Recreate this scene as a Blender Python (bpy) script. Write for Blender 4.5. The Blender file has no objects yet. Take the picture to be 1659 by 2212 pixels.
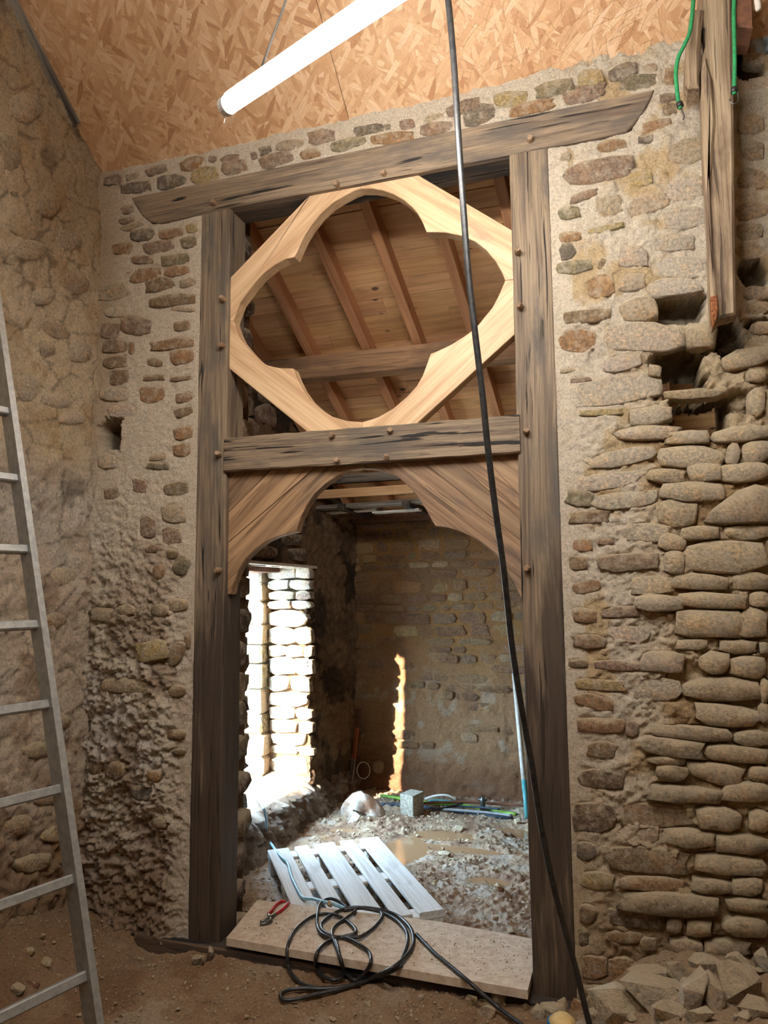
import bpy, bmesh, math, random
import numpy as np
from mathutils import Vector, Matrix, Quaternion

S = bpy.context.scene
COL = S.collection
random.seed(4)

# ------------------------------------------------------------------ camera
CAM = np.array([1.76839, -2.98371, 1.52612])
YAW, PITCH, ROLL, FPX = 0.319951, 0.10652, -0.0083806, 1580.761
def cam_axes():
    f = np.array([-math.sin(YAW)*math.cos(PITCH), math.cos(YAW)*math.cos(PITCH), math.sin(PITCH)])
    r = np.array([math.cos(YAW), math.sin(YAW), 0.0]); u = np.cross(r, f)
    return r*math.cos(ROLL)+u*math.sin(ROLL), -r*math.sin(ROLL)+u*math.cos(ROLL), f
AR, AU, AF = cam_axes()
cd = bpy.data.cameras.new('camera'); cam = bpy.data.objects.new('camera', cd); COL.objects.link(cam)
cd.sensor_fit = 'VERTICAL'; cd.sensor_height = 36.0; cd.lens = FPX/2212*36.0
cd.clip_start = 0.02; cd.clip_end = 200
cam.matrix_world = Matrix(((AR[0], AU[0], -AF[0], CAM[0]), (AR[1], AU[1], -AF[1], CAM[1]),
                           (AR[2], AU[2], -AF[2], CAM[2]), (0, 0, 0, 1)))
S.camera = cam
# where the sight line of a photo pixel meets a real plane: used to measure the place
def ray(x, y): return (x-829.5)/FPX*AR - (y-1106)/FPX*AU + AF
def on_y(x, y, Y): d = ray(x, y); return CAM + d*((Y-CAM[1])/d[1])
def on_z(x, y, Z): d = ray(x, y); return CAM + d*((Z-CAM[2])/d[2])
def on_x(x, y, X): d = ray(x, y); return CAM + d*((X-CAM[0])/d[0])
def at_depth(x, y, t): return CAM + ray(x, y)*t

# ------------------------------------------------------------------ sky, sun, exposure
w = bpy.data.worlds.new('sky'); S.world = w; w.use_nodes = True
bg = w.node_tree.nodes['Background']
bg.inputs[0].default_value = (0.47, 0.73, 1.0, 1); bg.inputs[1].default_value = 46.0
sl = bpy.data.lights.new('sun', 'SUN'); sun = bpy.data.objects.new('sun', sl); COL.objects.link(sun)
sl.energy = 42; sl.angle = math.radians(0.8); sl.color = (1.0, 0.90, 0.74)
sun.rotation_euler = Vector((0.40, 0.86, -0.32)).to_track_quat('-Z', 'Y').to_euler()
pl = bpy.data.lights.new('window_light', 'AREA'); pl.shape = 'RECTANGLE'; pl.size = 1.0; pl.size_y = 1.8
po = bpy.data.objects.new('window_portal', pl); COL.objects.link(po); po.location = (-1.3, 1.55, 0.95)
po.rotation_euler = Vector((1, 0, 0)).to_track_quat('-Z', 'Z').to_euler(); pl.cycles.is_portal = True
TUBE_E = 150.0
FILL_E = 115.0  # unseen lamp added behind the camera to brighten the left side
S.view_settings.view_transform = 'Standard'; S.view_settings.look = 'None'
S.view_settings.exposure = 0.0; S.view_settings.gamma = 1.0; S.view_settings.use_curve_mapping = False
S.cycles.max_bounces = 8; S.cycles.diffuse_bounces = 5; S.cycles.caustics_reflective = False; S.cycles.caustics_refractive = False
S.cycles.sample_clamp_indirect = 6.0

# ------------------------------------------------------------------ colours and noise
def lin(c):
    r = []
    for v in c:
        v = v/255.0; r.append(v/12.92 if v <= .04045 else ((v+.055)/1.055)**2.4)
    return tuple(r)
_rng = np.random.RandomState(7); _T = _rng.rand(256, 256)
def vnoise(u, v, seed=0):
    u = np.asarray(u, float)+seed*17.37; v = np.asarray(v, float)+seed*9.71
    iu = np.floor(u).astype(int); iv = np.floor(v).astype(int); fu = u-iu; fv = v-iv
    fu = fu*fu*fu*(fu*(fu*6-15)+10); fv = fv*fv*fv*(fv*(fv*6-15)+10)
    a = _T[iu & 255, iv & 255]; b = _T[(iu+1) & 255, iv & 255]; c = _T[iu & 255, (iv+1) & 255]; d = _T[(iu+1) & 255, (iv+1) & 255]
    return (a*(1-fu)+b*fu)*(1-fv)+(c*(1-fu)+d*fu)*fv
def fbm(u, v, sc, oc=4, seed=0, gain=.5):
    t = 0; a = 1.0; n = 0
    for i in range(oc):
        t = t+a*(vnoise(np.asarray(u)*sc, np.asarray(v)*sc, seed+i*3)*2-1); n += a; a *= gain; sc *= 2.03
    return t/n
def worley(u, v, sc, seed=0):
    u = np.asarray(u, float)*sc; v = np.asarray(v, float)*sc
    iu = np.floor(u).astype(int); iv = np.floor(v).astype(int)
    f1 = np.full(u.shape, 9.); f2 = np.full(u.shape, 9.)
    for di in (-1, 0, 1):
        for dj in (-1, 0, 1):
            a = iu+di; b = iv+dj
            px = a+_T[(a+seed*13) & 255, (b+seed*7) & 255]; py = b+_T[(b+seed*5+91) & 255, (a+seed*11+37) & 255]
            d = np.hypot(px-u, py-v)
            f2 = np.where(d < f1, f1, np.minimum(f2, d)); f1 = np.minimum(f1, d)
    return f1, f2
def sstep(a, b, x):
    t = np.clip((np.asarray(x, float)-a)/(b-a), 0, 1); return t*t*(3-2*t)
def mixc(c, k, m):
    m = np.asarray(m)[..., None]; return c*(1-m)+np.array(lin(k))*m

# ------------------------------------------------------------------ materials
def nmat(name):
    m = bpy.data.materials.new(name); m.use_nodes = True
    nt = m.node_tree; b = nt.nodes['Principled BSDF']
    return m, nt, b
def noise(nt, vec, scale, detail=5, rough=.6, dist=0):
    n = nt.nodes.new('ShaderNodeTexNoise'); n.inputs['Scale'].default_value = scale; n.inputs['Detail'].default_value = detail
    n.inputs['Roughness'].default_value = rough; n.inputs['Distortion'].default_value = dist
    if vec is not None: nt.links.new(vec, n.inputs['Vector'])
    return n.outputs['Fac']
def ramp(nt, fac, stops):
    r = nt.nodes.new('ShaderNodeValToRGB'); e = r.color_ramp.elements
    while len(e) < len(stops): e.new(.5)
    for i, (p, c) in enumerate(stops):
        e[i].position = p; e[i].color = (*c, 1) if len(c) == 3 else c
    nt.links.new(fac, r.inputs[0]); return r.outputs[0]
def grey(nt, fac, a, b):
    if a < b: return ramp(nt, fac, [(a, (0, 0, 0)), (b, (1, 1, 1))])
    return ramp(nt, fac, [(b, (1, 1, 1)), (a, (0, 0, 0))])
def mix(nt, fac, a, b, mode='MIX'):
    n = nt.nodes.new('ShaderNodeMix'); n.data_type = 'RGBA'; n.blend_type = mode
    for sock, v in ((n.inputs[0], fac), (n.inputs[6], a), (n.inputs[7], b)):
        if isinstance(v, (int, float)): sock.default_value = v
        elif isinstance(v, tuple): sock.default_value = (*v, 1)
        else: nt.links.new(v, sock)
    return n.outputs[2]
def math_(nt, op, a, b=0.0):
    n = nt.nodes.new('ShaderNodeMath'); n.operation = op
    for i, v in enumerate((a, b)):
        if isinstance(v, (int, float)): n.inputs[i].default_value = v
        else: nt.links.new(v, n.inputs[i])
    return n.outputs[0]
def bump(nt, b, h, dist=.01, st=1.0):
    n = nt.nodes.new('ShaderNodeBump'); n.inputs['Distance'].default_value = dist; n.inputs['Strength'].default_value = st
    nt.links.new(h, n.inputs['Height']); nt.links.new(n.outputs[0], b.inputs['Normal']); return n
def mapping(nt, vec, sc, rot=(0, 0, 0), loc=(0, 0, 0)):
    m = nt.nodes.new('ShaderNodeMapping'); m.inputs['Scale'].default_value = sc; m.inputs['Rotation'].default_value = rot
    m.inputs['Location'].default_value = loc; nt.links.new(vec, m.inputs['Vector']); return m.outputs[0]
def geo_pos(nt): return nt.nodes.new('ShaderNodeNewGeometry').outputs['Position']
def attr(nt, name):
    a = nt.nodes.new('ShaderNodeAttribute'); a.attribute_name = name; return a

def plain(name, c, rough=.6, metal=0, spots=None, sc=30, bmp=0):
    m, nt, b = nmat(name); b.inputs['Roughness'].default_value = rough; b.inputs['Metallic'].default_value = metal
    p = geo_pos(nt); f = noise(nt, p, sc, 5, .65)
    c1 = lin(c); c2 = lin(spots) if spots else tuple(v*.75 for v in c1)
    nt.links.new(ramp(nt, f, [(.38, c2), (.62, c1)]), b.inputs['Base Color'])
    if bmp: bump(nt, b, f, bmp)
    return m
def wood(name, c1, c2, stain=None, stain_lo=.5, stain_hi=.7, fib=1.0, cracks=.0, rough=.75, bmp=.004, ring=0.5, knots=0.0, tint=False, taint=False):
    """timber: fibres run along x of the 'grain' coordinates"""
    m, nt, b = nmat(name); b.inputs['Roughness'].default_value = rough
    g = attr(nt, 'grain').outputs['Vector']
    wob = noise(nt, mapping(nt, g, (1.2, 5, 5)), 1.0, 3, .5)
    gv = nt.nodes.new('ShaderNodeVectorMath'); gv.operation = 'ADD'; nt.links.new(g, gv.inputs[0])
    cmb = nt.nodes.new('ShaderNodeCombineXYZ'); nt.links.new(math_(nt, 'MULTIPLY', wob, .05), cmb.inputs[1]); nt.links.new(cmb.outputs[0], gv.inputs[1])
    gg = gv.outputs[0]
    f1 = noise(nt, mapping(nt, gg, (2.2, 110*fib, 110*fib)), 1.0, 6, .65)
    f2 = noise(nt, mapping(nt, gg, (1.1, 22, 22)), 1.0, 4, .55, .6)
    f = math_(nt, 'ADD', math_(nt, 'MULTIPLY', f1, 1-ring), math_(nt, 'MULTIPLY', f2, ring))
    col = ramp(nt, f, [(.40, lin(c2)), (.58, lin(c1))])
    if stain:
        s = noise(nt, mapping(nt, gg, (2.2, 7, 7)), 1.0, 5, .6)
        col = mix(nt, grey(nt, s, stain_lo, stain_hi), col, mix(nt, .45, lin(stain), mix(nt, f, tuple(.5*v for v in lin(stain)), lin(stain))))
    h = f1
    if knots:
        v = nt.nodes.new('ShaderNodeTexVoronoi'); v.inputs['Scale'].default_value = 1.0
        nt.links.new(mapping(nt, gg, (4.5, 7, 7)), v.inputs['Vector'])
        col = mix(nt, math_(nt, 'MULTIPLY', grey(nt, v.outputs['Distance'], .13, .07), knots), col, lin((70, 42, 24)))
    if cracks:
        k = noise(nt, mapping(nt, gg, (2.0, 45, 45), loc=(3, 5, 1)), 1.0, 3, .5, .4)
        ck = grey(nt, k, .385, .345)
        col = mix(nt, math_(nt, 'MULTIPLY', ck, cracks), col, lin((26, 20, 16)))
        h = math_(nt, 'SUBTRACT', f1, math_(nt, 'MULTIPLY', ck, .9))
    if tint:
        oi = nt.nodes.new('ShaderNodeObjectInfo'); col = mix(nt, 1.0, col, oi.outputs['Color'], 'MULTIPLY')
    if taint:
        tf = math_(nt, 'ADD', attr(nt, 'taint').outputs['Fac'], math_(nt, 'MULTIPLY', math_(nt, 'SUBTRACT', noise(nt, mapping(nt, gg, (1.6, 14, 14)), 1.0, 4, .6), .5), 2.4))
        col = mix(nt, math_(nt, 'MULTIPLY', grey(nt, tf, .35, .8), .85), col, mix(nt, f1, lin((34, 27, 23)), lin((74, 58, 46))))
    nt.links.new(col, b.inputs['Base Color'])
    bump(nt, b, h, bmp, .9)
    return m

def mat_stone(name='rubble_stone', pore=(206, 190, 166), ledge=(224, 204, 168), da=.7, la=.7):
    m, nt, b = nmat(name); b.inputs['Roughness'].default_value = .92
    p = geo_pos(nt); oi = nt.nodes.new('ShaderNodeObjectInfo')
    n1 = noise(nt, p, 80, 8, .72); n2 = noise(nt, p, 14, 5, .6); n3 = noise(nt, p, 26, 6, .7)
    base = mix(nt, 1.0, oi.outputs['Color'], ramp(nt, n1, [(.28, (.34, .32, .30)), (.5, (.9, .9, .9)), (.72, (1.55, 1.5, 1.4))]), 'MULTIPLY')
    base = mix(nt, math_(nt, 'MULTIPLY', grey(nt, n2, .48, .66), .5), base, mix(nt, 1.0, base, (1.35, 1.05, .72), 'MULTIPLY'))
    base = mix(nt, math_(nt, 'MULTIPLY', grey(nt, n3, .48, .64), da), base, lin(pore))   # lime dust in the pores
    sx = nt.nodes.new('ShaderNodeSeparateXYZ'); gn = nt.nodes.new('ShaderNodeNewGeometry'); nt.links.new(gn.outputs['Normal'], sx.inputs[0])
    led = grey(nt, math_(nt, 'ADD', sx.outputs[2], math_(nt, 'MULTIPLY', math_(nt, 'SUBTRACT', n2, .5), 1.6)), .15, .6)
    base = mix(nt, math_(nt, 'MULTIPLY', led, la), base, lin(ledge))    # settled dust on every ledge
    nt.links.new(base, b.inputs['Base Color'])
    h = math_(nt, 'ADD', n1, math_(nt, 'MULTIPLY', n2, 1.4)); bump(nt, b, h, .018, 1.0)
    return m
def mat_field(name, sc=60, bd=.010, amt=.5, dark=.55, rough=.95, spec=.3):
    m, nt, b = nmat(name); b.inputs['Roughness'].default_value = rough; b.inputs['Specular IOR Level'].default_value = spec
    p = geo_pos(nt); c = attr(nt, 'Col').outputs['Color']
    n1 = noise(nt, p, sc, 8, .75); n2 = noise(nt, p, sc*.22, 5, .65)
    col = mix(nt, 1.0, c, ramp(nt, n1, [(.3, (dark,)*3), (.5, (1.02,)*3), (.7, (1.3,)*3)]), 'MULTIPLY')
    col = mix(nt, math_(nt, 'MULTIPLY', grey(nt, n2, .35, .6), amt), mix(nt, 1.0, col, (.88, .82, .74), 'MULTIPLY'), col)
    nt.links.new(col, b.inputs['Base Color'])
    n4 = noise(nt, p, sc*3.2, 4, .7)
    bump(nt, b, math_(nt, 'ADD', n1, math_(nt, 'MULTIPLY', n4, .35)), bd, 1.0)
    return m
def mat_osb():
    m, nt, b = nmat('strand_board'); b.inputs['Roughness'].default_value = .6
    g = attr(nt, 'grain').outputs['Vector']
    n0 = noise(nt, g, 9, 3, .5)
    col = ramp(nt, n0, [(.35, lin((176, 132, 92))), (.65, lin((200, 158, 116)))])
    hh = n0
    for i, (a, thr) in enumerate(((0.2, .45), (1.1, .5), (2.2, .5), (-.55, .55), (1.7, .6), (.75, .62))):
        v = nt.nodes.new('ShaderNodeTexVoronoi'); v.voronoi_dimensions = '2D'; v.inputs['Scale'].default_value = 1.0
        r = nt.nodes.new('ShaderNodeMapping'); r.inputs['Rotation'].default_value = (0, 0, a); r.inputs['Location'].default_value = (i*.37, i*.61, 0)
        nt.links.new(g, r.inputs['Vector'])
        wv = nt.nodes.new('ShaderNodeVectorMath'); wv.operation = 'MULTIPLY'; nt.links.new(r.outputs[0], wv.inputs[0]); wv.inputs[1].default_value = (8, 40, 1)
        nt.links.new(wv.outputs[0], v.inputs['Vector'])
        sep = nt.nodes.new('ShaderNodeSeparateColor'); nt.links.new(v.outputs['Color'], sep.inputs[0])
        c = ramp(nt, sep.outputs[1], [(0, lin((172, 124, 84))), (.2, lin((194, 150, 108))), (.6, lin((206, 165, 124))), (1, lin((218, 182, 144)))])
        fb = noise(nt, mapping(nt, r.outputs[0], (12, 220, 1)), 1.0, 3, .6)
        c = mix(nt, 1.0, c, ramp(nt, fb, [(.3, (.8, .8, .8)), (.7, (1.1, 1.1, 1.1))]), 'MULTIPLY')
        edge = grey(nt, v.outputs['Distance'], .62, .5)
        mk = math_(nt, 'MULTIPLY', math_(nt, 'GREATER_THAN', sep.outputs[0], thr), edge)
        col = mix(nt, mk, col, c); hh = math_(nt, 'ADD', hh, math_(nt, 'MULTIPLY', mk, sep.outputs[2]))
    nt.links.new(col, b.inputs['Base Color']); bump(nt, b, hh, .0025, .7)
    return m

M = {}
M['stone'] = mat_stone()
M['mudstone'] = mat_stone('clay_smeared_stone', (158, 124, 90), (166, 132, 96), .5, .5)
M['mortar'] = mat_field('lime_mortar_wall', 115, .011)
M['earth'] = mat_field('earth_plaster_wall', 75, .016, .25)
M['mud'] = mat_field('wet_clay_mud', 70, .012, .7, .45, .6, .5)
M['dirt'] = mat_field('dusty_dirt', 90, .016)
M['osb'] = mat_osb()
M['oak_old'] = wood('aged_oak', (146, 126, 102), (90, 74, 60), (98, 88, 78), .50, .66, 1.0, 1.0, .7, .005, .4)
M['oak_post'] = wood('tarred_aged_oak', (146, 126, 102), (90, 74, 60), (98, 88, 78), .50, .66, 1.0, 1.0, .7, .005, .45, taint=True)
M['oak_dark'] = wood('dark_aged_oak', (104, 82, 62), (54, 42, 34), (44, 44, 46), .42, .62, 1.0, 1.0, .72, .005, .45)
M['oak_new'] = wood('fresh_oak', (214, 180, 140), (184, 146, 108), (164, 134, 106), .60, .74, .8, .0, .55, .0015, .6)
M['chestnut'] = wood('brown_chestnut_plank', (166, 134, 102), (116, 88, 64), (100, 84, 72), .56, .72, .9, .35, .6, .0025, .65, tint=True)
M['pine'] = wood('pine_roof_board', (234, 190, 140), (212, 162, 112), (190, 142, 98), .5, .75, .7, .12, .6, .0015, .6, knots=.9, tint=True)
M['rafter'] = wood('pine_rafter', (206, 150, 106), (174, 118, 80), None, fib=.8, rough=.65, bmp=.0015, knots=.4)
M['purlin'] = wood('brown_purlin_timber', (186, 146, 108), (146, 106, 76), (126, 96, 76), .5, .7, .8, .3, .7, .003, .5)
M['hewn'] = wood('hewn_grey_timber', (172, 150, 122), (120, 98, 76), (96, 74, 56), .5, .66, .7, .55, .85, .006, .5)
M['rot'] = plain('rotten_orange_wood', (176, 112, 64), .9, 0, (104, 58, 34), 160, .006)
M['pallet'] = wood('pallet_board', (216, 212, 206), (190, 184, 176), (150, 138, 126), .62, .8, 1.0, .12, .8, .0015, .4)
M['greyplank'] = wood('weathered_grey_plank', (150, 140, 126), (90, 82, 74), None, fib=1, cracks=.5, rough=.85)
M['boarddust'] = plain('dusty_chipboard', (204, 188, 168), .9, 0, (180, 158, 136), 30, .0015)
M['peg'] = wood('oak_peg', (158, 130, 102), (116, 92, 70), None, rough=.6)
M['alu'] = plain('brushed_aluminium', (172, 172, 166), .42, .55, (150, 150, 146), 40, .0006)
M['rubber'] = plain('black_cable_rubber', (22, 23, 26), .40, 0, (52, 50, 48), 60)
M['cord'] = plain('hanging_cord_grey', (90, 86, 78), .8)
M['green'] = plain('green_elastic', (44, 150, 88), .7, 0, (34, 120, 72), 120)
M['steel'] = plain('dull_steel', (110, 108, 104), .4, .8)
M['red'] = plain('red_grip', (178, 28, 34), .4)
M['skylit'] = plain('skylit_cable_sheath', (150, 190, 206), .45, 0, (120, 160, 180), 30)  # same black cable, its sky-lit look put into a pale blue colour
M['concrete'] = plain('concrete', (176, 168, 150), .95, 0, (128, 120, 104), 60, .004)
M['sack'] = plain('dusty_sack', (190, 180, 164), .8, 0, (134, 96, 70), 9, .003)
M['copper'] = plain('copper_pipe', (150, 104, 84), .45, .6)
M['limegreen'] = plain('lime_green_conduit', (130, 186, 60), .5)
M['bluepipe'] = plain('blue_black_pipe', (60, 76, 92), .45)
M['greypipe'] = plain('grey_pipe', (150, 152, 152), .5)
M['white'] = plain('white_painted', (216, 206, 192), .6)
M['teal'] = plain('teal_paint', (80, 150, 150), .5)
M['orange'] = plain('orange_paint', (170, 92, 54), .6)
M['batten'] = plain('lamp_housing', (225, 225, 222), .5)
M['terra'] = plain('brown_lintel_timber', (120, 78, 54), .8, 0, (86, 56, 40), 30, .003)
M['grass'] = plain('grass_blade', (40, 104, 44), .6, 0, (60, 120, 50), 20)
M['ground'] = plain('outside_gravel', (190, 186, 176), .9)
M['render'] = plain('outside_pale_wall', (226, 224, 218), .9)
M['bluepaint'] = plain('blue_shutter_paint', (50, 140, 190), .6)
M['cream'] = plain('cream_plastic', (232, 196, 130), .5)
m, nt, b = nmat('puddle_water'); b.inputs['Base Color'].default_value = (*lin((150, 116, 84)), 1); b.inputs['Roughness'].default_value = .08
M['water'] = m
def emis(name, c, e):
    m, nt, b = nmat(name); b.inputs['Base Color'].default_value = (.9, .9, .9, 1)
    b.inputs['Emission Color'].default_value = (*c, 1); b.inputs['Emission Strength'].default_value = e; return m
M['glow'] = emis('led_diffuser', (1.0, .97, .93), TUBE_E)
M['fill_glow'] = emis('added_fill_diffuser', (1.0, .96, .90), FILL_E)

# ------------------------------------------------------------------ mesh helpers
def mk(name, V, F, mat, parent=None, smooth=False, grain=None, color=None, kind=None, vcol=None, fmats=None, ms=None):
    V = np.asarray(V, float)
    c = (V.min(0)+V.max(0))/2 if len(V) else np.zeros(3)
    me = bpy.data.meshes.new(name)
    if isinstance(F, np.ndarray):
        me.vertices.add(len(V)); me.vertices.foreach_set('co', (V-c).astype(np.float32).ravel())
        n = len(F); k = F.shape[1]
        me.loops.add(n*k); me.loops.foreach_set('vertex_index', F.astype(np.int32).ravel())
        me.polygons.add(n); me.polygons.foreach_set('loop_start', (np.arange(n)*k).astype(np.int32))
        me.update(calc_edges=True); me.validate()
    else:
        me.from_pydata((V-c).tolist(), [], F)
    if smooth: me.polygons.foreach_set('use_smooth', [True]*len(me.polygons))
    for mm in (mat if isinstance(mat, list) else [mat]): me.materials.append(mm)
    if grain is not None:
        o0, a = np.asarray(grain[0], float), np.asarray(grain[1], float); a = a/np.linalg.norm(a)
        h = np.array([0, 0, 1.]) if abs(a[2]) < .8 else np.array([0, 1., 0]); s = np.cross(a, h); s /= np.linalg.norm(s); t = np.cross(s, a)
        d = V-o0; g = np.stack([d@a, d@s, d@t], 1)+np.array([random.uniform(0, 40), random.uniform(0, 9), random.uniform(0, 9)])
        at = me.attributes.new('grain', 'FLOAT_VECTOR', 'POINT'); at.data.foreach_set('vector', g.astype(np.float32).ravel())
    if vcol is not None:
        at = me.attributes.new('Col', 'FLOAT_COLOR', 'POINT'); vc = np.concatenate([vcol, np.ones((len(vcol), 1))], 1)
        at.data.foreach_set('color', vc.astype(np.float32).ravel())
    me.update()
    o = bpy.data.objects.new(name, me); COL.objects.link(o); o.location = Vector(c)
    if parent is not None:
        o.parent = parent; o.matrix_parent_inverse = Matrix.Translation(-origin(parent))
    if color is not None: o.color = (*color, 1)
    if kind: o['kind'] = kind
    return o
_orig = {}
def origin(o):
    p = Vector((0, 0, 0)); q = o
    # every object is placed with translation only; parents keep their world place in _orig
    return Vector(_orig[o.name]) if o.name in _orig else Vector(o.location)
def thing(name, label, cat, loc, group=None):
    o = bpy.data.objects.new(name, None); COL.objects.link(o); o.location = Vector(loc); o.empty_display_size = .1
    _orig[o.name] = tuple(loc); return tag(o, label, cat, group)
def tag(o, label, cat, group=None):
    o['label'] = label; o['category'] = cat
    if group: o['group'] = group
    return o
def struct(o): o['kind'] = 'structure'; return o
def sub(o):
    """a part that will carry sub-parts: remember where it stands in the world"""
    _orig[o.name] = tuple(o.location); return o
def boxv(c, s, R=None):
    c = np.asarray(c, float); s = np.asarray(s, float)/2
    V = np.array([[x, y, z] for x in (-1, 1) for y in (-1, 1) for z in (-1, 1)], float)*s
    if R is not None: V = V@np.asarray(R).T
    return V+c, [(0, 1, 3, 2), (4, 6, 7, 5), (0, 4, 5, 1), (2, 3, 7, 6), (0, 2, 6, 4), (1, 5, 7, 3)]
def join(parts):
    V = []; F = []; n = 0
    for v, f in parts:
        V.append(np.asarray(v, float)); F += [tuple(i+n for i in q) for q in f]; n += len(v)
    return np.concatenate(V), F
def beam(p0, p1, w, h, up=(0, 0, 1), seg=1, wob=0.0, bev=.004, seed=0, taper=0):
    """squared timber from p0 to p1 with softened arrises; w across, h along 'up'"""
    p0 = np.asarray(p0, float); p1 = np.asarray(p1, float); a = p1-p0; L = np.linalg.norm(a); a /= L
    u = np.asarray(up, float); u = u-a*(u@a); u /= np.linalg.norm(u); s = np.cross(a, u)
    r = np.random.RandomState(seed+5); V = []; prof = []
    x, y, b = w/2, h/2, bev
    prof = [(-x+b, -y), (x-b, -y), (x, -y+b), (x, y-b), (x-b, y), (-x+b, y), (-x, y-b), (-x, -y+b)]
    n = seg+1
    for i in range(n):
        t = i/seg; c = p0+a*L*t; k = 1-taper*t
        for q in prof:
            V.append(c+s*(q[0]*k+r.uniform(-wob, wob))+u*(q[1]*k+r.uniform(-wob, wob)))
    F = []
    for i in range(seg):
        for j in range(8):
            F.append((i*8+j, i*8+(j+1) % 8, (i+1)*8+(j+1) % 8, (i+1)*8+j))
    F.append(tuple(range(7, -1, -1))); F.append(tuple(range((n-1)*8, n*8)))
    return np.array(V), F
def timber(name, p0, p1, w, h, mat, parent=None, color=None, **k):
    V, F = beam(p0, p1, w, h, **k)
    return mk(name, V, F, mat, parent, grain=(p0, np.asarray(p1, float)-np.asarray(p0, float)), color=color)
def spline(P, n=6):
    P = [np.asarray(p, float) for p in P]; out = []
    for i in range(len(P)-1):
        a, b, c, d = P[max(i-1, 0)], P[i], P[i+1], P[min(i+2, len(P)-1)]
        for k in range(n):
            t = k/n
            out.append(.5*((2*b)+(c-a)*t+(2*a-5*b+4*c-d)*t*t+(3*b-a-3*c+d)*t**3))
    out.append(P[-1]); return np.array(out)
def tubev(P, r, n=8, caps=True):
    P = np.asarray(P, float); m = len(P); rr = np.broadcast_to(np.asarray(r, float), (m,))
    T = np.gradient(P, axis=0); T /= np.linalg.norm(T, axis=1)[:, None]+1e-12
    h = np.array([0, 0, 1.]) if abs(T[0][2]) < .9 else np.array([1., 0, 0]); u = np.cross(T[0], h); u /= np.linalg.norm(u)
    V = []
    for i in range(m):
        u = u-T[i]*(u@T[i]); u /= np.linalg.norm(u); v = np.cross(T[i], u)
        for j in range(n):
            a = 2*math.pi*j/n; V.append(P[i]+(u*math.cos(a)+v*math.sin(a))*rr[i])
    F = [(i*n+j, i*n+(j+1) % n, (i+1)*n+(j+1) % n, (i+1)*n+j) for i in range(m-1) for j in range(n)]
    if caps: F += [tuple(range(n-1, -1, -1)), tuple(range((m-1)*n, m*n))]
    return np.array(V), F
def prism(poly, y0, y1, bev=.003):
    """outline in the wall plane (x, z) given depth from y0 (front) to y1, front arris eased"""
    P = np.asarray(poly, float); n = len(P)
    area = .5*np.sum(P[:, 0]*np.roll(P[:, 1], -1)-np.roll(P[:, 0], -1)*P[:, 1])
    if area < 0: P = P[::-1]
    d = np.roll(P, -1, 0)-P; nr = np.stack([-d[:, 1], d[:, 0]], 1); nr /= np.linalg.norm(nr, axis=1)[:, None]+1e-9
    vn = nr+np.roll(nr, 1, 0); vn /= np.linalg.norm(vn, axis=1)[:, None]+1e-9
    Q = P+vn*bev
    V = [(q[0], y0, q[1]) for q in Q]+[(p[0], y0+bev, p[1]) for p in P]+[(p[0], y1, p[1]) for p in P]
    F = [tuple(range(n))]
    for i in range(n):
        j = (i+1) % n
        F += [(i, n+i, n+j, j), (n+i, 2*n+i, 2*n+j, n+j)]
    F.append(tuple(range(3*n-1, 2*n-1, -1)))
    return np.array(V, float), F
def grid_mesh(name, A, mask, mat, vcol, kind='structure', parent=None, smooth=True, flip=False):
    """A: (n, m, 3) points; mask: (n-1, m-1) faces kept"""
    n, m_, _ = A.shape; idx = np.arange(n*m_).reshape(n, m_)
    q = np.stack([idx[:-1, :-1], idx[1:, :-1], idx[1:, 1:], idx[:-1, 1:]], -1)
    q = q[mask] if mask is not None else q.reshape(-1, 4)
    if flip: q = q[:, ::-1]
    used = np.zeros(n*m_, bool); used[q.ravel()] = True; re = np.cumsum(used)-1
    return mk(name, A.reshape(-1, 3)[used], re[q], mat, parent, smooth=smooth, kind=kind, vcol=vcol.reshape(-1, 3)[used])

# ------------------------------------------------------------------ rubble stones
SC = {'o': (164, 124, 86), 'b': (140, 114, 86), 'd': (116, 104, 92), 'g': (130, 120, 94), 'y': (184, 162, 112), 'p': (150, 122, 104),
      'w': (210, 196, 176), 't': (190, 170, 142), 'k': (80, 72, 66), 'K': (104, 80, 62), 'v': (112, 86, 76)}
def stone_shape(rs, n=10, ex=None):
    """outline of unit half-size, squarish with knocked corners"""
    ex = ex or rs.uniform(3.5, 9.0); out = []
    for i in range(n):
        a = 2*math.pi*(i+rs.uniform(-.25, .25))/n; c, s = math.cos(a), math.sin(a)
        r = (abs(c)**ex+abs(s)**ex)**(-1/ex)*rs.uniform(.86, 1.08)
        out.append((r*c, r*s))
    return out
def stone_mesh(poly, P, hb, pr, rs, back=.05, cen=None):
    """poly: outline in wall coords; P(u, v, h) -> world; hb: wall surface there; pr: how proud"""
    q = np.asarray(poly, float); c = q.mean(0) if cen is None else np.asarray(cen); n = len(q)
    V = [P(a, b, hb-back) for a, b in q]
    V += [P(*(c+(p-c)*.98), hb+pr*rs.uniform(.45, .8)) for p in q]
    V += [P(*(c+(p-c)*rs.uniform(.80, .93)), hb+pr*rs.uniform(.85, 1.25)) for p in q]
    V.append(P(*c, hb+pr*rs.uniform(.9, 1.15)))
    F = []
    for i in range(n):
        j = (i+1) % n
        F += [(i, j, n+j, n+i), (n+i, n+j, 2*n+j, 2*n+i), (2*n+i, 2*n+j, 3*n)]
    return np.array(V, float), F
def vary(c, rs, k=.10):
    f = rs.uniform(1-k, 1+k); return tuple(min(1, v*f*rs.uniform(.97, 1.03)) for v in lin(SC[c]))

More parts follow.
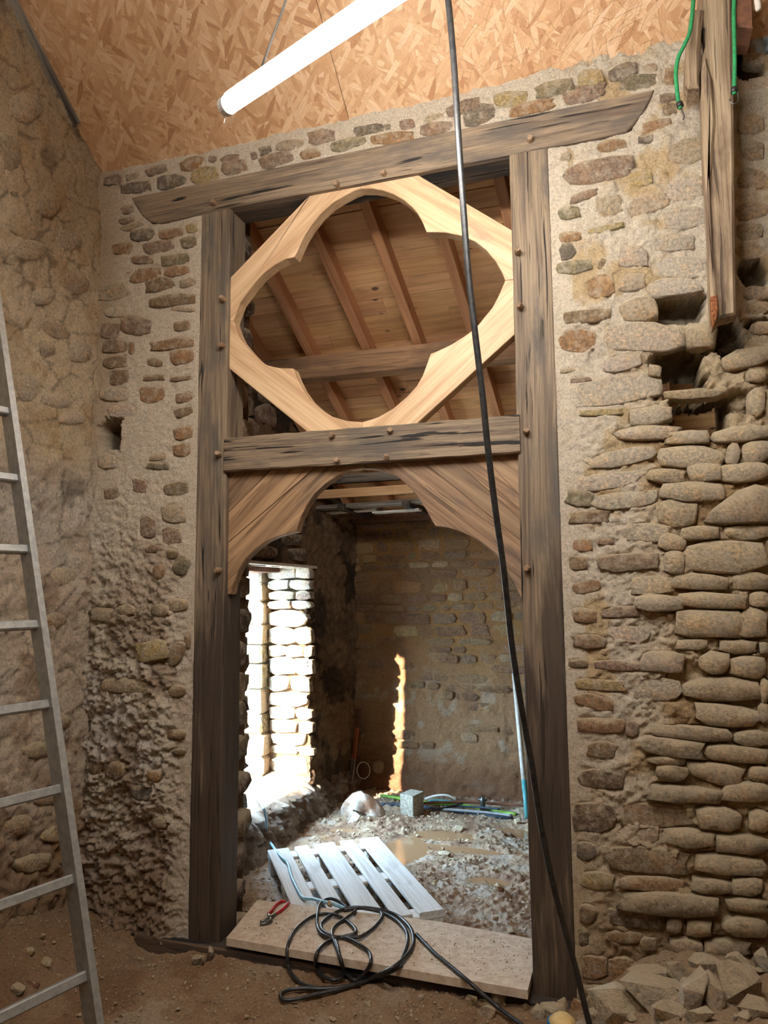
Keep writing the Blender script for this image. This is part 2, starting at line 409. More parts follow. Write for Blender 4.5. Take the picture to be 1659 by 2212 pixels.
# stones of the doorway wall, measured in the photo: x, y, width, height, tilt, colour
ST = '''243,388,40,22,-10,p;284,382,26,13,-8,t;292,404,70,26,-6,d;336,366,48,18,-18,p;368,391,64,32,-8,d;415,352,58,28,-14,o;440,376,62,38,-12,y
458,341,18,14,0,p;495,339,44,15,-12,p;504,360,54,32,-8,p;547,334,14,17,-10,p;572,323,28,18,-20,d;594,345,76,30,-12,p;624,312,62,20,-8,t;668,330,44,20,-6,o
693,294,60,30,-8,p;750,312,78,27,-10,g;798,278,68,22,-10,d;849,296,96,24,-8,o;836,272,14,12,0,d;878,265,34,21,-8,p;937,250,46,13,-12,t;941,274,78,27,-8,p
1000,230,80,26,-18,p;1034,248,74,42,-20,d;1104,214,72,32,-4,y;1148,232,104,27,-12,o;1199,190,88,31,-14,g;1262,200,98,36,-12,p;1274,168,58,33,-8,y
1346,154,64,32,-16,d;1379,175,82,32,-6,g;1405,145,28,14,-8,t;1448,165,28,36,10,o;1442,210,38,17,-6,p;1446,234,30,26,-10,b;1420,270,68,22,-12,o;1395,300,32,14,-8,d
1322,311,64,22,-8,o;1290,368,154,52,-9,p;1262,424,66,20,-18,p;1230,460,48,28,-6,g;1222,336,22,16,0,t;1317,445,54,44,-10,t;1232,511,48,22,-4,o;1225,542,36,36,-20,d
1243,577,78,28,-6,g;1300,570,14,26,20,b;1310,492,80,14,-12,y;1366,555,64,42,0,w;1470,577,112,44,-3,w;1480,405,80,50,-8,w;1480,470,100,45,-4,w;1400,440,95,40,-12,t
1455,522,90,36,-4,w;1385,385,55,34,-10,y;1485,325,80,55,-8,t;1458,618,122,38,-4,w;1380,668,84,52,-6,t;1300,618,60,50,-6,o;1365,610,60,40,-5,t;1270,682,104,27,-4,b
1245,734,78,52,-3,o;1393,728,170,60,-2,w;1515,728,70,52,3,t;1414,802,28,24,10,t;1342,783,86,34,-8,w;1255,820,46,11,-6,p;1226,800,34,9,-10,t;1330,842,200,66,-6,w
1406,897,98,40,-8,w;1301,890,110,14,-3,y;1484,945,98,30,-2,w;1600,938,118,34,-6,w;1400,935,130,28,-2,w;1495,986,140,44,2,w;1583,982,30,44,14,w;1635,975,60,46,-8,w
1521,1022,68,38,-3,w;1608,1020,104,38,-6,w;1492,1062,136,42,2,w;1463,1110,82,56,3,t;1440,1028,80,30,2,t;1340,990,150,36,-10,w;1310,1040,140,34,-8,w;1350,1080,150,36,-6,w
1255,1075,66,40,6,g;1272,1117,90,28,-3,b;1258,1178,42,28,0,o;1308,1170,36,14,-3,p;1356,1215,130,38,-4,p;1250,1216,44,32,10,b;1268,1268,62,26,-8,o;1400,1150,90,40,0,w
1452,1172,58,34,8,t;1511,1152,84,30,-3,t;1615,1150,94,30,-2,t;1455,1214,42,50,0,w;1568,1202,180,68,0,t;1412,1262,92,38,-3,w;1425,1302,96,36,0,w;1510,1257,122,34,2,t
1620,1254,76,38,0,d;1540,1297,140,34,2,t;1640,1296,42,32,0,t;1525,1346,138,58,3,t;1626,1346,64,62,4,t;1263,1330,54,32,6,o;1342,1322,86,26,-4,p;1273,1385,74,32,4,b
1360,1370,90,36,0,w;1492,1392,64,22,0,t;1594,1398,84,30,3,d;1650,1400,20,26,0,t;1542,1432,64,48,2,t;1618,1440,78,46,2,t;1333,1438,106,22,4,p;1250,1433,44,18,2,b
1430,1430,90,44,2,w;1565,1488,164,52,2,b;1652,1493,18,50,0,t;1296,1479,112,24,4,y;1420,1490,100,44,2,w;1570,1545,134,46,6,t;1650,1540,24,40,0,t;1284,1517,90,32,10,o
1298,1566,104,34,3,o;1365,1575,28,34,0,p;1493,1583,172,32,4,d;1624,1595,74,34,4,d;1455,1616,130,40,8,d;1590,1630,134,36,6,b;1300,1620,66,36,4,b;1440,1642,80,18,2,b
1452,1667,66,30,4,b;1548,1670,120,44,8,b;1640,1670,46,32,4,b;1302,1684,104,40,4,K;1480,1714,152,36,2,d;1610,1710,104,40,0,t;1284,1767,92,66,2,K;1420,1764,152,50,2,b
1552,1766,96,52,2,t;1640,1772,44,48,0,t;1400,1804,48,30,-6,t;1492,1809,104,36,4,t;1602,1822,112,42,2,d;1266,1838,42,38,6,d;1402,1860,168,54,5,b;1575,1867,150,42,5,t
1290,1903,74,40,4,y;1412,1911,134,32,4,o;1538,1913,90,32,3,b;1614,1914,66,38,0,t;1450,1952,214,46,4,K;1612,1952,92,30,3,d;1270,1975,38,44,6,b;1370,1988,124,36,6,K
1457,1998,34,30,0,b;1510,2004,52,34,0,b;1612,2000,96,42,4,b;1345,2026,78,26,6,o;1260,2027,20,32,0,K;1400,2040,32,28,0,b;1484,2046,66,34,0,p;1572,2048,96,40,0,p
1635,106,50,24,-4,w;1640,176,44,26,-6,t;1622,440,80,40,-3,t;1622,486,66,36,-3,t;1620,528,66,38,-2,t;1636,622,64,30,0,t;1640,655,48,28,-4,t;1650,705,54,26,0,t;1612,772,116,40,-14,t;1500,852,124,22,-2,b;1634,812,44,28,-4,t;1626,250,64,40,-4,t;1630,310,50,40,0,t;1626,370,68,44,-3,t;1636,868,36,60,0,w;1284,2090,58,54,0,o;1342,2098,58,60,0,o;1304,2148,96,36,0,o
275,452,28,18,-15,p;272,475,36,12,-10,p;284,488,50,12,-14,t;305,507,54,26,-8,d;366,503,52,22,-8,o;413,492,24,20,-8,y;265,537,46,26,-6,o;341,533,68,26,-8,p
407,524,36,24,-16,g;308,562,48,18,2,p;378,561,60,24,-8,g;312,593,72,28,-10,o;380,585,56,22,-4,o;346,614,66,28,-10,b;405,610,36,18,-10,t;370,648,104,25,-6,b
396,668,50,10,0,t;293,702,66,40,4,p;393,704,36,22,-8,b;371,743,96,24,-8,o;392,770,50,32,-5,o;284,752,10,26,0,o;245,630,72,32,-10,t;250,674,50,22,0,w;238,714,44,36,0,p
247,748,54,28,0,p;247,782,52,26,0,b;256,814,42,34,0,b;244,852,64,30,0,w;333,782,32,18,4,b;330,815,46,12,-3,b;388,817,50,10,-4,b;325,852,54,34,0,o;396,858,38,22,-8,p
396,890,42,20,-14,b;262,888,60,26,0,w;394,936,40,28,-6,o;391,972,38,28,-4,o;340,988,36,14,0,t;338,1006,48,14,0,g;380,1056,56,30,-6,g;230,996,38,30,0,w
375,1110,50,42,6,t;373,1158,42,40,0,p;320,1137,36,46,0,p;241,1066,32,26,0,p;336,1186,38,16,0,b;375,1196,22,22,0,b;301,1050,30,30,0,p;392,1222,34,44,20,g
350,1235,26,30,0,o;386,1306,38,28,-8,t;356,1318,34,24,0,b;228,1327,52,32,0,t;285,1317,36,24,0,t;338,1405,62,44,-6,y;382,1412,30,58,30,b;405,1385,12,34,0,b
282,1478,108,32,2,t;386,1492,34,26,0,b;384,1585,40,22,4,b;342,1672,28,24,6,o;212,1660,30,28,0,b;350,1775,28,24,0,t;388,1622,30,14,0,b;312,1710,42,34,0,k;258,1660,40,36,0,b'''
STONES = []
for r in ST.replace('\n', ';').split(';'):
    a = r.split(','); STONES.append(tuple(float(v) for v in a[:5])+(a[5],))

WALL_HOLES = [(1468, 808, 52, 42), (1512, 897, 54, 36)]                     # open right through, seen in the photo
WALL_CAVS = [(1462, 662, 66, 34, .17), (1575, 725, 34, 46, .16), (1466, 770, 62, 26, .15), (1628, 580, 34, 30, .14), (1640, 690, 30, 16, .10),
             (236, 938, 24, 42, .16), (1470, 1118, 8, 10, .04), (1600, 860, 40, 26, .06), (1628, 138, 30, 26, .15), (1650, 40, 20, 50, .12), (1604, 100, 16, 40, .12)]
def cav_world(c):
    p = on_y(c[0], c[1], 0); px = on_y(c[0]+c[2], c[1], 0); py = on_y(c[0], c[1]-c[3], 0)
    return p[0], p[2], abs(px[0]-p[0]), abs(py[2]-p[2])
HOLES_W = [cav_world(c) for c in WALL_HOLES]; CAVS_W = [cav_world(c)+(c[4],) for c in WALL_CAVS]
XL0, XL1, XR0, XR1 = -.159, 0.0, 1.36, 1.5215
ZRB, ZRT, ZLB, ZLT = 2.0826, 2.2424, 3.380, 3.5405
def wall_base(X, Z):
    """how far the doorway wall stands out (towards the room) from the oak frame's face, without fine relief"""
    X = np.asarray(X, float); Z = np.asarray(Z, float)
    d = np.minimum(np.where(X < .6, XL0-X, X-XR1), 9); d = np.where(Z > 3.45, np.abs(Z-3.46)+.02, d)
    away = sstep(.0, .16, d)
    low = sstep(2.3, 1.0, Z)*(X < 0.2)
    dry = sstep(1.72, 2.0, X)*sstep(2.7, 2.35, Z)
    rec = sstep(2.2, 2.26, X)*sstep(2.45, 2.6, Z)
    h = -.004+away*(low*(.02+.05*fbm(X, Z, 2.6, 3, 3))-dry*.010-rec*.05+.012*fbm(X, Z, 3, 2, 8)*(1-low))
    return h, away, low, dry
def P_door(u, v, h): return (u, -h, v)

nx, nz = 560, 680
Xg = np.linspace(-.93, 2.62, nx); Zg = np.linspace(-.22, 3.93, nz); X, Z = np.meshgrid(Xg, Zg, indexing='ij')
H, away, low, dry = wall_base(X, Z)
ridge = 1-np.abs(fbm(X, Z*1.3, 9, 4, 21)); f1, f2 = worley(X+.03*fbm(X, Z, 8, 2, 5), Z*1.6, 9, 3)
amp = (.008+.022*low+.010*dry+.012*(X > 1.5))*(.25+.75*away)
H = H+amp*(fbm(X, Z, 14, 5, 31, .6)*.9+fbm(X, Z, 40, 4, 41, .75)*(.9+.35*low))+low*away*(.004*(sstep(.05, .30, f2-f1)-.6)+.014*(ridge-.7)+.020*fbm(X*.7, Z*2.2, 11, 4, 33, .6))
stone_list = []
SBASE = H.copy()
for i, (px, py, sw, sh, an, c) in enumerate(STONES):
    rs = np.random.RandomState(100+i); a = math.radians(an); n = 10
    poly = []
    for (u, v) in stone_shape(rs, n):
        gx = 1.09 if px > 1390 and py > 900 else 1.03; x = u*sw/2*gx; y = v*sh/2*gx*1.02
        q = on_y(px+x*math.cos(a)-y*math.sin(a), py+x*math.sin(a)+y*math.cos(a), 0); poly.append((q[0], q[2]))
    poly = np.array(poly); cx, cz = poly.mean(0)
    hb, aw, lo, dr = [float(t) for t in wall_base(cx, cz)]
    e = on_y(px+sw/2*math.cos(a), py+sw/2*math.sin(a), 0); g = on_y(px+sh/2*math.sin(a), py-sh/2*math.cos(a), 0)
    ax = np.array([e[0]-cx, e[2]-cz]); ay = np.array([g[0]-cx, g[2]-cz]); La, Lb = np.linalg.norm(ax), np.linalg.norm(ay)
    D = np.stack([X-cx, Z-cz], -1); uu = (D@(ax/La))/La; vv = (D@(ay/Lb))/Lb
    rr = (np.abs(uu)**3+np.abs(vv)**3)**(1/3)
    wgt = sstep(1.10, .86, rr) if dr > .5 else sstep(1.06, .62, rr+.16*fbm(X, Z, 30, 3, 7))
    dusty = c in 'wt'
    if dr > .5:
        H = H*(1-wgt)+(hb-.02)*wgt
    else:
        H = H*(1-wgt)+(hb-.012)*wgt
    pr = (.022+.012*rs.rand() if dr > .5 else (.003+.007*rs.rand() if dusty else .002+.007*rs.rand()))
    if lo > .4: pr += .006
    stone_list.append((poly, hb, pr, c, i, dr))
for (cx, cz, rx, rz, dep) in CAVS_W:
    q = (np.abs((X-cx)/rx)**3+np.abs((Z-cz)/rz)**3)**(1/3)+.45*fbm(X, Z, 16, 4, 50, .65); H = H-dep*sstep(1.08, .80, q)
HM = np.zeros(X.shape, bool)
for (cx, cz, rx, rz) in HOLES_W:
    q = np.maximum(np.abs(X-cx)/rx, np.abs(Z-cz)/rz)+.4*fbm(X, Z, 13, 4, 60, .65); H = H-.22*sstep(1.2, .95, q); HM |= q < .86
under = ((X > XL0+.006) & (X < XR1-.006) & (Z < 3.54)) | ((np.abs(Z-3.458) < .074) & (X > -.46) & (X < 1.86))   # behind the oak
H = np.where(under, np.minimum(H, -.03), H)
# colour of the wall itself: lime mortar, yellow clay, bared brown earth, white bloom; plus shade painted into the hollows
Cw = np.zeros(X.shape+(3,))+np.array(lin((232, 220, 200)))
nA = fbm(X, Z, 3.0, 4, 71); nB = fbm(X, Z, 7.0, 4, 77); nC = fbm(X, Z*.6, 5, 5, 83)
Cw = mixc(Cw, (206, 174, 118), sstep(.12, .38, nB)*.65*(X > 1.6))
Cw = mixc(Cw, (222, 208, 190), low*.6)
Cw = mixc(Cw, (232, 224, 214), low*sstep(.05, .35, nA)*.9)
Cw = mixc(Cw, (150, 120, 94), low*sstep(.10, .30, nC+.05-.12*np.abs(X+.42)/.2)*.6*away)
Cw = mixc(Cw, (222, 200, 162), dry*.8)
Cw = mixc(Cw, (176, 140, 96), dry*sstep(0., .3, nB)*.6)
Cw = mixc(Cw, (206, 184, 150), sstep(1.2, .2, Z)*(X > 1.4)*.8)
Cw = mixc(Cw, (150, 118, 88), sstep(.5, .1, Z)*.8*away)
Cw = mixc(Cw, (176, 142, 100), sstep(-.55, -.75, X)*sstep(1.8, 2.6, Z)*.5)
Cw = mixc(Cw, (52, 40, 32), sstep(.05, .12, -H)*.6)  # hollows darkened by depth, standing in for their shade
keep = ~((Xg[:-1, None] > -.13) & (Xg[:-1, None] < 1.485) & (Zg[None, :-1] < 3.50))
keep &= ~HM[:-1, :-1]
A = np.stack([X, -H, Z], -1)
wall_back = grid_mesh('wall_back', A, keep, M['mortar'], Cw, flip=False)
parts = [boxv((-.62, .315, 1.75), (1.0, .13, 4.2)), boxv((.68, .26, 3.72), (4.4, .22, .34)), boxv((1.68, .315, 1.75), (.36, .13, 4.2)), boxv((2.75, .315, 1.75), (1.2, .13, 4.2)),
         boxv((1.98, .315, .93), (.5, .13, 2.36)), boxv((1.98, .315, 2.98), (.5, .13, 1.08)),
         boxv((-.19, .20, 1.6), (.20, .34, 4.0)), boxv((1.56, .20, 1.6), (.16, .34, 4.0))]
for (x0, x1, z0, z1) in ((1.86, 1.9, 2.1, 2.45), (2.1, 2.2, 2.3, 2.45), (1.86, 1.96, 2.1, 2.2)): parts.append(boxv(((x0+x1)/2, .315, (z0+z1)/2), (x1-x0, .13, z1-z0)))
V, F = join(parts)
core = mk('wall_core', V, F, M['earth'], wall_back, vcol=np.zeros((len(V), 3))+np.array(lin((120, 94, 68))))
for (poly, hb, pr, c, i, dr) in stone_list:
    rs = np.random.RandomState(900+i); V, F = stone_mesh(poly, P_door, hb, pr, rs)
    cc = np.array(vary(c, rs))*(1-.5*dr-.12)+np.array(lin((220, 198, 160)))*(.5*dr+.12)
    mk('stone', V, F, M['stone'], wall_back, smooth=True, color=tuple(cc))
# large pointed block and the ragged stones behind the post
V, F = stone_mesh(np.array([on_y(x, y, 0)[[0, 2]] for x, y in ((1518, 1128), (1540, 1098), (1592, 1060), (1630, 1046), (1668, 1054), (1672, 1130), (1600, 1134), (1560, 1136))]), P_door, -.02, .055, np.random.RandomState(3))
mk('stone', V, F, M['stone'], wall_back, smooth=True, color=lin(SC['t']))
for k in range(22):
    rs = np.random.RandomState(k+40); z = -.05+k*.16+rs.uniform(-.02, .02); hh = rs.uniform(.10, .15)
    V, F = stone_mesh(np.array([(.27+u*.08, z+v*hh/2) for u, v in stone_shape(rs)]), lambda u, v, h: (h-.09, u, v), 0, rs.uniform(.015, .055), rs)
    mk('stone', V, F, M['stone'], wall_back, smooth=True, color=vary(rs.choice(list('bKvp')), rs))

# ------------------------------------------------------------------ left wall of the front room
ny, nz = 230, 480
Yg = np.linspace(-2.3, .10, ny); Zg2 = np.linspace(-.25, 5.6, nz); Y, Z = np.meshgrid(Yg, Zg2, indexing='ij')
f1, f2 = worley(Y+.05*fbm(Y, Z, 6, 2, 9), Z*1.15, 5.5, 9)
lowl = sstep(.75, .25, Z); pink = sstep(2.25, 1.95, Z+.12*fbm(Y, Z, 5, 3, 4))
HL = -.775+.05*(1-Z/3.7)+.03*fbm(Y, Z, 2.2, 4, 14)+(.016+.012*pink+.02*lowl)*(fbm(Y, Z, 16, 5, 17, .7))+.011*fbm(Y, Z, 42, 3, 19, .7)
crk = 1-sstep(.01, .06, np.abs(f2-f1)+.06*fbm(Y, Z, 20, 2, 30)); HL = HL-.016*crk*sstep(-.1, .2, fbm(Y, Z, 1.7, 2, 66))*(1-.6*pink)
LST = '''95,640,52,40,-10,w;45,690,50,44,10,t;122,710,70,44,20,p;98,755,40,36,0,d;170,760,52,48,20,w;58,835,50,70,0,w;120,865,70,36,10,w;150,905,60,30,0,w;160,610,70,60,10,p
60,230,70,70,20,t;20,330,60,90,0,g;100,440,70,60,20,t;150,520,60,50,10,w;60,540,70,50,0,t;110,1340,50,36,0,p;130,1245,60,40,0,w;110,1560,60,34,-10,p;70,1620,60,36,-10,d
30,1780,70,44,-8,b;90,1720,60,36,-12,p;110,1800,70,40,-14,y;60,1860,90,40,-14,b'''
lst = []
for i, r in enumerate(LST.replace('\n', ';').split(';')):
    a = r.split(','); px, py, sw, sh, an = [float(v) for v in a[:5]]; rs = np.random.RandomState(300+i); an = math.radians(an); poly = []
    for (u, v) in stone_shape(rs, 10, 2.4):
        x = u*sw/2; y = v*sh/2; q = on_x(px+x*math.cos(an)-y*math.sin(an), py+x*math.sin(an)+y*math.cos(an), -.76); poly.append((q[1], q[2]))
    poly = np.array(poly); cy, cz = poly.mean(0); k = np.argmin(np.abs(Yg-cy)), np.argmin(np.abs(Zg2-cz))
    hb = float(np.median(HL[max(k[0]-3, 0):k[0]+4, max(k[1]-3, 0):k[1]+4])); lst.append((poly, hb, a[5], i))
CL = np.zeros(Y.shape+(3,))+np.array(lin((198, 166, 120)))
CL = np.zeros(Y.shape+(3,))+np.array(lin((238, 220, 188)))
n1 = fbm(Y, Z, 2.2, 5, 91); n2 = fbm(Y, Z, 8, 4, 95); n3 = fbm(Y, Z*.7, 5, 5, 99)
up = sstep(2.9, 4.0, Z+.3*n1)
CL = mixc(CL, (196, 172, 140), up*.8); CL = mixc(CL, (112, 92, 72), up*sstep(.05, .3, n3)*.8)
CL = mixc(CL, (214, 178, 128), sstep(.1, .35, n2)*.45*(1-pink)); CL = mixc(CL, (214, 198, 176), sstep(.1, .4, n1)*.5*(1-up))
CL = mixc(CL, (230, 214, 196), pink*.85); CL = mixc(CL, (238, 230, 220), pink*sstep(0, .3, n1)*.7)
CL = mixc(CL, (176, 148, 122), pink*sstep(.22, .4, n2)*.6)
stain = np.exp(-((Z-2.0-.15*(Y+.1))/.10)**2)*sstep(-.02, .22, n3+.1*n2); CL = mixc(CL, (46, 38, 34), stain*.55*(Y > -.75))
CL = mixc(CL, (164, 132, 100), lowl*.9); CL = mixc(CL, (172, 122, 66), lowl*sstep(.1, .3, n3)*.7)
CL = mixc(CL, (90, 68, 50), crk*.5)
wall_left = grid_mesh('wall_left', np.stack([HL, Y, Z], -1), None, M['earth'], CL)
V, F = join([boxv((-1.25, -1.5, 2.6), (.7, 7.5, 6.6)) if False else boxv((-1.08, -2.3, 3.0), (.30, 5.0, 7.0))])
mk('wall_core', V, F, M['earth'], wall_left, vcol=np.zeros((len(V), 3))+np.array(lin((150, 124, 92))))
for (poly, hb, c, i) in lst:
    rs = np.random.RandomState(700+i); V, F = stone_mesh(poly, lambda u, v, h: (h, u, v), hb-.012, .022, rs)
    cc = np.array(vary(c, rs))*.45+np.array(lin((220, 196, 160)))*.55; mk('stone', V, F, M['stone'], wall_left, smooth=True, color=tuple(cc))

# ------------------------------------------------------------------ strand-board ceiling of the front room
def P_ceil(x, y, t=0.0): return (x, y, 3.72-.776*y+t)
def slab(name, x0, x1, y0, y1, t0, t1, P, mat, parent=None, grain_axis='x', color=None):
    V = [P(x, y, t) for x in (x0, x1) for y in (y0, y1) for t in (t0, t1)]
    F = [(0, 1, 3, 2), (4, 6, 7, 5), (0, 4, 5, 1), (2, 3, 7, 6), (0, 2, 6, 4), (1, 5, 7, 3)]
    g = ((0, 0, 0), (1, 0, 0)) if grain_axis == 'x' else ((0, 0, 0), np.array(P(0, -1))-np.array(P(0, 0)))
    return mk(name, V, F, mat, parent, grain=g, color=color)
ceiling = struct(slab('ceiling', -1.4, 3.5, .05, -4.7, .03, .10, P_ceil, M['rafter']))
k = 0
for (y0, y1, xs) in ((.04, -.62, (-.92, .62, 3.4)), (-.624, -1.86, (-.92, -.02, 2.2, 3.4)), (-1.864, -3.2, (-.92, 1.1, 3.4)), (-3.204, -4.6, (-.92, 3.4))):
    for x0, x1 in zip(xs[:-1], xs[1:]):
        o = slab('panel', x0+.0015, x1-.0015, y0, y1, .004*(k % 2)*.6, .024, P_ceil, M['osb'], ceiling)
        g = o.data.attributes['grain']; vs = np.array([v.co for v in o.data.vertices])+np.array(o.location)
        gg = np.stack([vs[:, 0]+k*3.1, (vs[:, 1])*1.266+k*1.7, vs[:, 2]*0], 1); g.data.foreach_set('vector', gg.astype(np.float32).ravel()); k += 1
a, b_ = P_ceil(-.775, -.20, -.012), P_ceil(-.775, -1.4, -.012)
t = timber('trim_1', a, b_, .07, .02, M['greyplank'], up=(0, .61, .79), wob=.002, seg=6); t['kind'] = 'structure'

# ------------------------------------------------------------------ walls that close the rooms behind and beside the camera
for nm, c, s in (('wall_right', (3.5, -2.1, 3.0), (.4, 5.4, 7.0)), ('wall_rear', (1.1, -4.8, 3.5), (5.6, .4, 8.0)), ('wall_far_right', (3.4, 1.75, 1.9), (.4, 3.2, 4.4))):
    V, F = boxv(c, s); o = mk(nm, V, F, M['earth'], kind='structure', vcol=np.zeros((8, 3))+np.array(lin((176, 152, 120))))

# ------------------------------------------------------------------ boarded roof over the back room
SL = .6
def P_roof(x, y, t=0.0): return (x, y, 3.85-SL*y+t)
roof = struct(slab('ceiling', -1.5, 3.5, .10, 3.4, .15, .20, P_roof, M['rafter']))
rs = np.random.RandomState(12); y = .12; k = 0
while y < 3.3:
    wd = rs.uniform(.088, .108); x = -.95+rs.uniform(-.6, 0)
    while x < 3.3:
        x1 = min(x+rs.uniform(1.2, 2.4), 3.35); tt = rs.uniform(.88, 1.1)
        slab('roof_board', x, x1-.002, y, y+wd-rs.uniform(.002, .005), .117+rs.uniform(0, .004), .14, P_roof, M['pine'], roof, color=(tt, tt*rs.uniform(.93, 1.0), tt*rs.uniform(.86, 1.0))); x = x1
    y += wd
for i, x in enumerate((-.535, -.175, .215, .555, .91, 1.27, 1.63, 1.99, 2.35, 2.71, 3.05)):
    timber('rafter', P_roof(x-.05, .15, .058), P_roof(x+.10, 2.78, .058), .056, .098, M['rafter'], roof, up=(0, .51, .86), seed=i, bev=.002)
timber('purlin', (-.9, 1.365, 2.995), (3.3, 1.365, 2.955), .13, .15, M['purlin'], roof, seg=14, wob=.002, seed=31)

# ------------------------------------------------------------------ far wall of the back room
YF = 3.0
nx, nz = 190, 190
Xg = np.linspace(-.75, 2.0, nx); Zg = np.linspace(-.25, 2.32, nz); X, Z = np.meshgrid(Xg, Zg, indexing='ij')
mudlow = sstep(1.2, .5, Z+.15*fbm(X, Z, 3, 3, 5))
HF = .012*fbm(X, Z, 3, 3, 15)+(.010+.022*mudlow)*fbm(X, Z, 13, 5, 25, .65)+.05*sstep(.35, -.1, Z)+.02*mudlow
CF = np.zeros(X.shape+(3,))+np.array(lin((160, 120, 80))); nA = fbm(X, Z, 4, 4, 61); nB = fbm(X, Z, 9, 4, 65)
CF = mixc(CF, (170, 128, 78), sstep(.05, .3, nA)*.7); CF = mixc(CF, (136, 106, 80), sstep(.05, .3, -nA)*.7)
CF = mixc(CF, (176, 138, 104), mudlow*.85); CF = mixc(CF, (186, 172, 152), mudlow*sstep(.22, .4, nB)*.6); CF = mixc(CF, (132, 92, 66), sstep(.3, .0, Z)*.8)
wall_far = grid_mesh('wall_far', np.stack([X, YF-HF, Z], -1), None, M['earth'], CF)
V, F = boxv((1.2, YF+.33, 1.0), (5.2, .5, 3.2)); mk('wall_core', V, F, M['earth'], wall_far, vcol=np.zeros((8, 3))+np.array(lin((120, 94, 68))))
rs = np.random.RandomState(77); z = .02; k = 0
while z < 2.16:
    hh = rs.uniform(.062, .115); x = -.6+rs.uniform(-.1, .1)
    while x < 1.55:
        L = rs.uniform(.10, .30)
        hid = 1.2-z > 0 and rs.rand() < (.75 if z < .6 else (.45 if z < 1.1 else .10))
        if not hid:
            poly = np.array([(x+L/2+u*(L/2-.006), z+hh/2+v*(hh/2-.004)+.012*math.sin(3*x+z*4)) for u, v in stone_shape(rs, 8)])
            ix = min(max(int((x+L/2+.75)/2.75*(nx-1)), 0), nx-1); iz = min(max(int((z+.25)/2.57*(nz-1)), 0), nz-1)
            c = rs.choice(list('bbvvptgyoKbd')) if z > .55 else rs.choice(list('bpvtw'))
            V, F = stone_mesh(poly, lambda u, v, h: (u, YF-h, v), float(HF[ix, iz]), rs.uniform(.003, .012), rs)
            cc = np.array(vary(c, rs, .2))*.5+np.array(lin((150, 112, 74)))*.5
            mk('stone', V, F, M['mudstone'], wall_far, smooth=True, color=tuple(cc)); k += 1
        x += L
    z += hh

# ------------------------------------------------------------------ window wall of the back room (left), opening and sill bank
def xs(y): return -.65+.06*y
ny, nz = 200, 270
Yg = np.linspace(.30, 3.05, ny); Zg = np.linspace(-.2, 3.75, nz); Y, Z = np.meshgrid(Yg, Zg, indexing='ij')
f1, f2 = worley(Y, Z, 11, 19)
HS = .016*fbm(Y, Z, 4, 3, 111)+.026*fbm(Y, Z, 12, 5, 113, .68)+.02*sstep(0, .3, f2-f1)-.02
CS = np.zeros(Y.shape+(3,))+np.array(lin((150, 122, 94))); nA = fbm(Y, Z, 5, 4, 121)
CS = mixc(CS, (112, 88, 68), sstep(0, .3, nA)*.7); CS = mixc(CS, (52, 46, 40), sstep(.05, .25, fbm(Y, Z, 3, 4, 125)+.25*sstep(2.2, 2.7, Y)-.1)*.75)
WY0, WY1, WZ0, WZ1 = 1.22, 2.14, .02, 1.69
edge = .018*fbm(Y, Z, 14, 3, 130)
Wt = WY1-.08*(Z-.2)/1.5+edge
hole = (Y > WY0+2*edge) & (Y < Wt) & (Z > -.3) & (Z < WZ1+edge*.5)
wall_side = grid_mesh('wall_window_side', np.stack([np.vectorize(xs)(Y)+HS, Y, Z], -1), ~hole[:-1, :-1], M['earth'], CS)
V, F = join([boxv((-.77, .60, 1.2), (.36, .90, 3.0)), boxv((-.80, 1.72, 3.1), (.40, 2.7, 1.6)), boxv((-.74, 2.64, 1.2), (.42, .96, 3.0)), boxv((-.77, 1.6, 2.24), (.36, 1.5, 1.05))])
mk('wall_core', V, F, M['earth'], wall_side, vcol=np.zeros((len(V), 3))+np.array(lin((140, 112, 84))))
rs = np.random.RandomState(55)
z = .08; row = 0                                                            # inner jamb stones, facing the opening
while z < 1.66:
    hh = rs.uniform(.07, .15); x = -.86; first = True
    while x < -.53:
        L = min(rs.uniform(.14, .34), -.49-x)
        if L > .06:
            poly = np.array([(x+L/2+u*(L/2-.001), z+hh/2+v*(hh/2-.001)) for u, v in stone_shape(rs, 10, rs.uniform(5, 9))])
            V, F = stone_mesh(poly, lambda u, v, h: (u, 2.16-.08*(v-.2)/1.5-h, v), .0, rs.uniform(.008, .022), rs)
            mk('stone', V, F, M['stone'], wall_side, smooth=True, color=vary(rs.choice(list('twwpt')), rs))
        x += L
    z += hh
z = .16
while z < 1.60:                                                             # outer jamb blocks, standing further into the opening
    hh = rs.uniform(.13, .19); L = .20+rs.uniform(-.015, .02)
    o = boxv((-.965, 2.17-.04*(z-.2), z+hh/2), (L, .26+rs.uniform(-.02, .02), hh-.008))
    bm = bmesh.new(); vs = [bm.verts.new(v) for v in o[0]]; [bm.faces.new([vs[i] for i in f]) for f in o[1]]
    bmesh.ops.recalc_face_normals(bm, faces=bm.faces); bmesh.ops.bevel(bm, geom=bm.edges[:], offset=.016, segments=1, affect='EDGES')
    V = np.array([v.co for v in bm.verts])+rs.uniform(-.005, .005, (len(bm.verts), 3)); bm.verts.index_update(); F = [tuple(v.index for v in f.verts) for f in bm.faces]; bm.free()
    mk('stone', V, F, M['stone'], wall_side, smooth=False, color=vary(rs.choice(list('wwtg')), rs)); z += hh
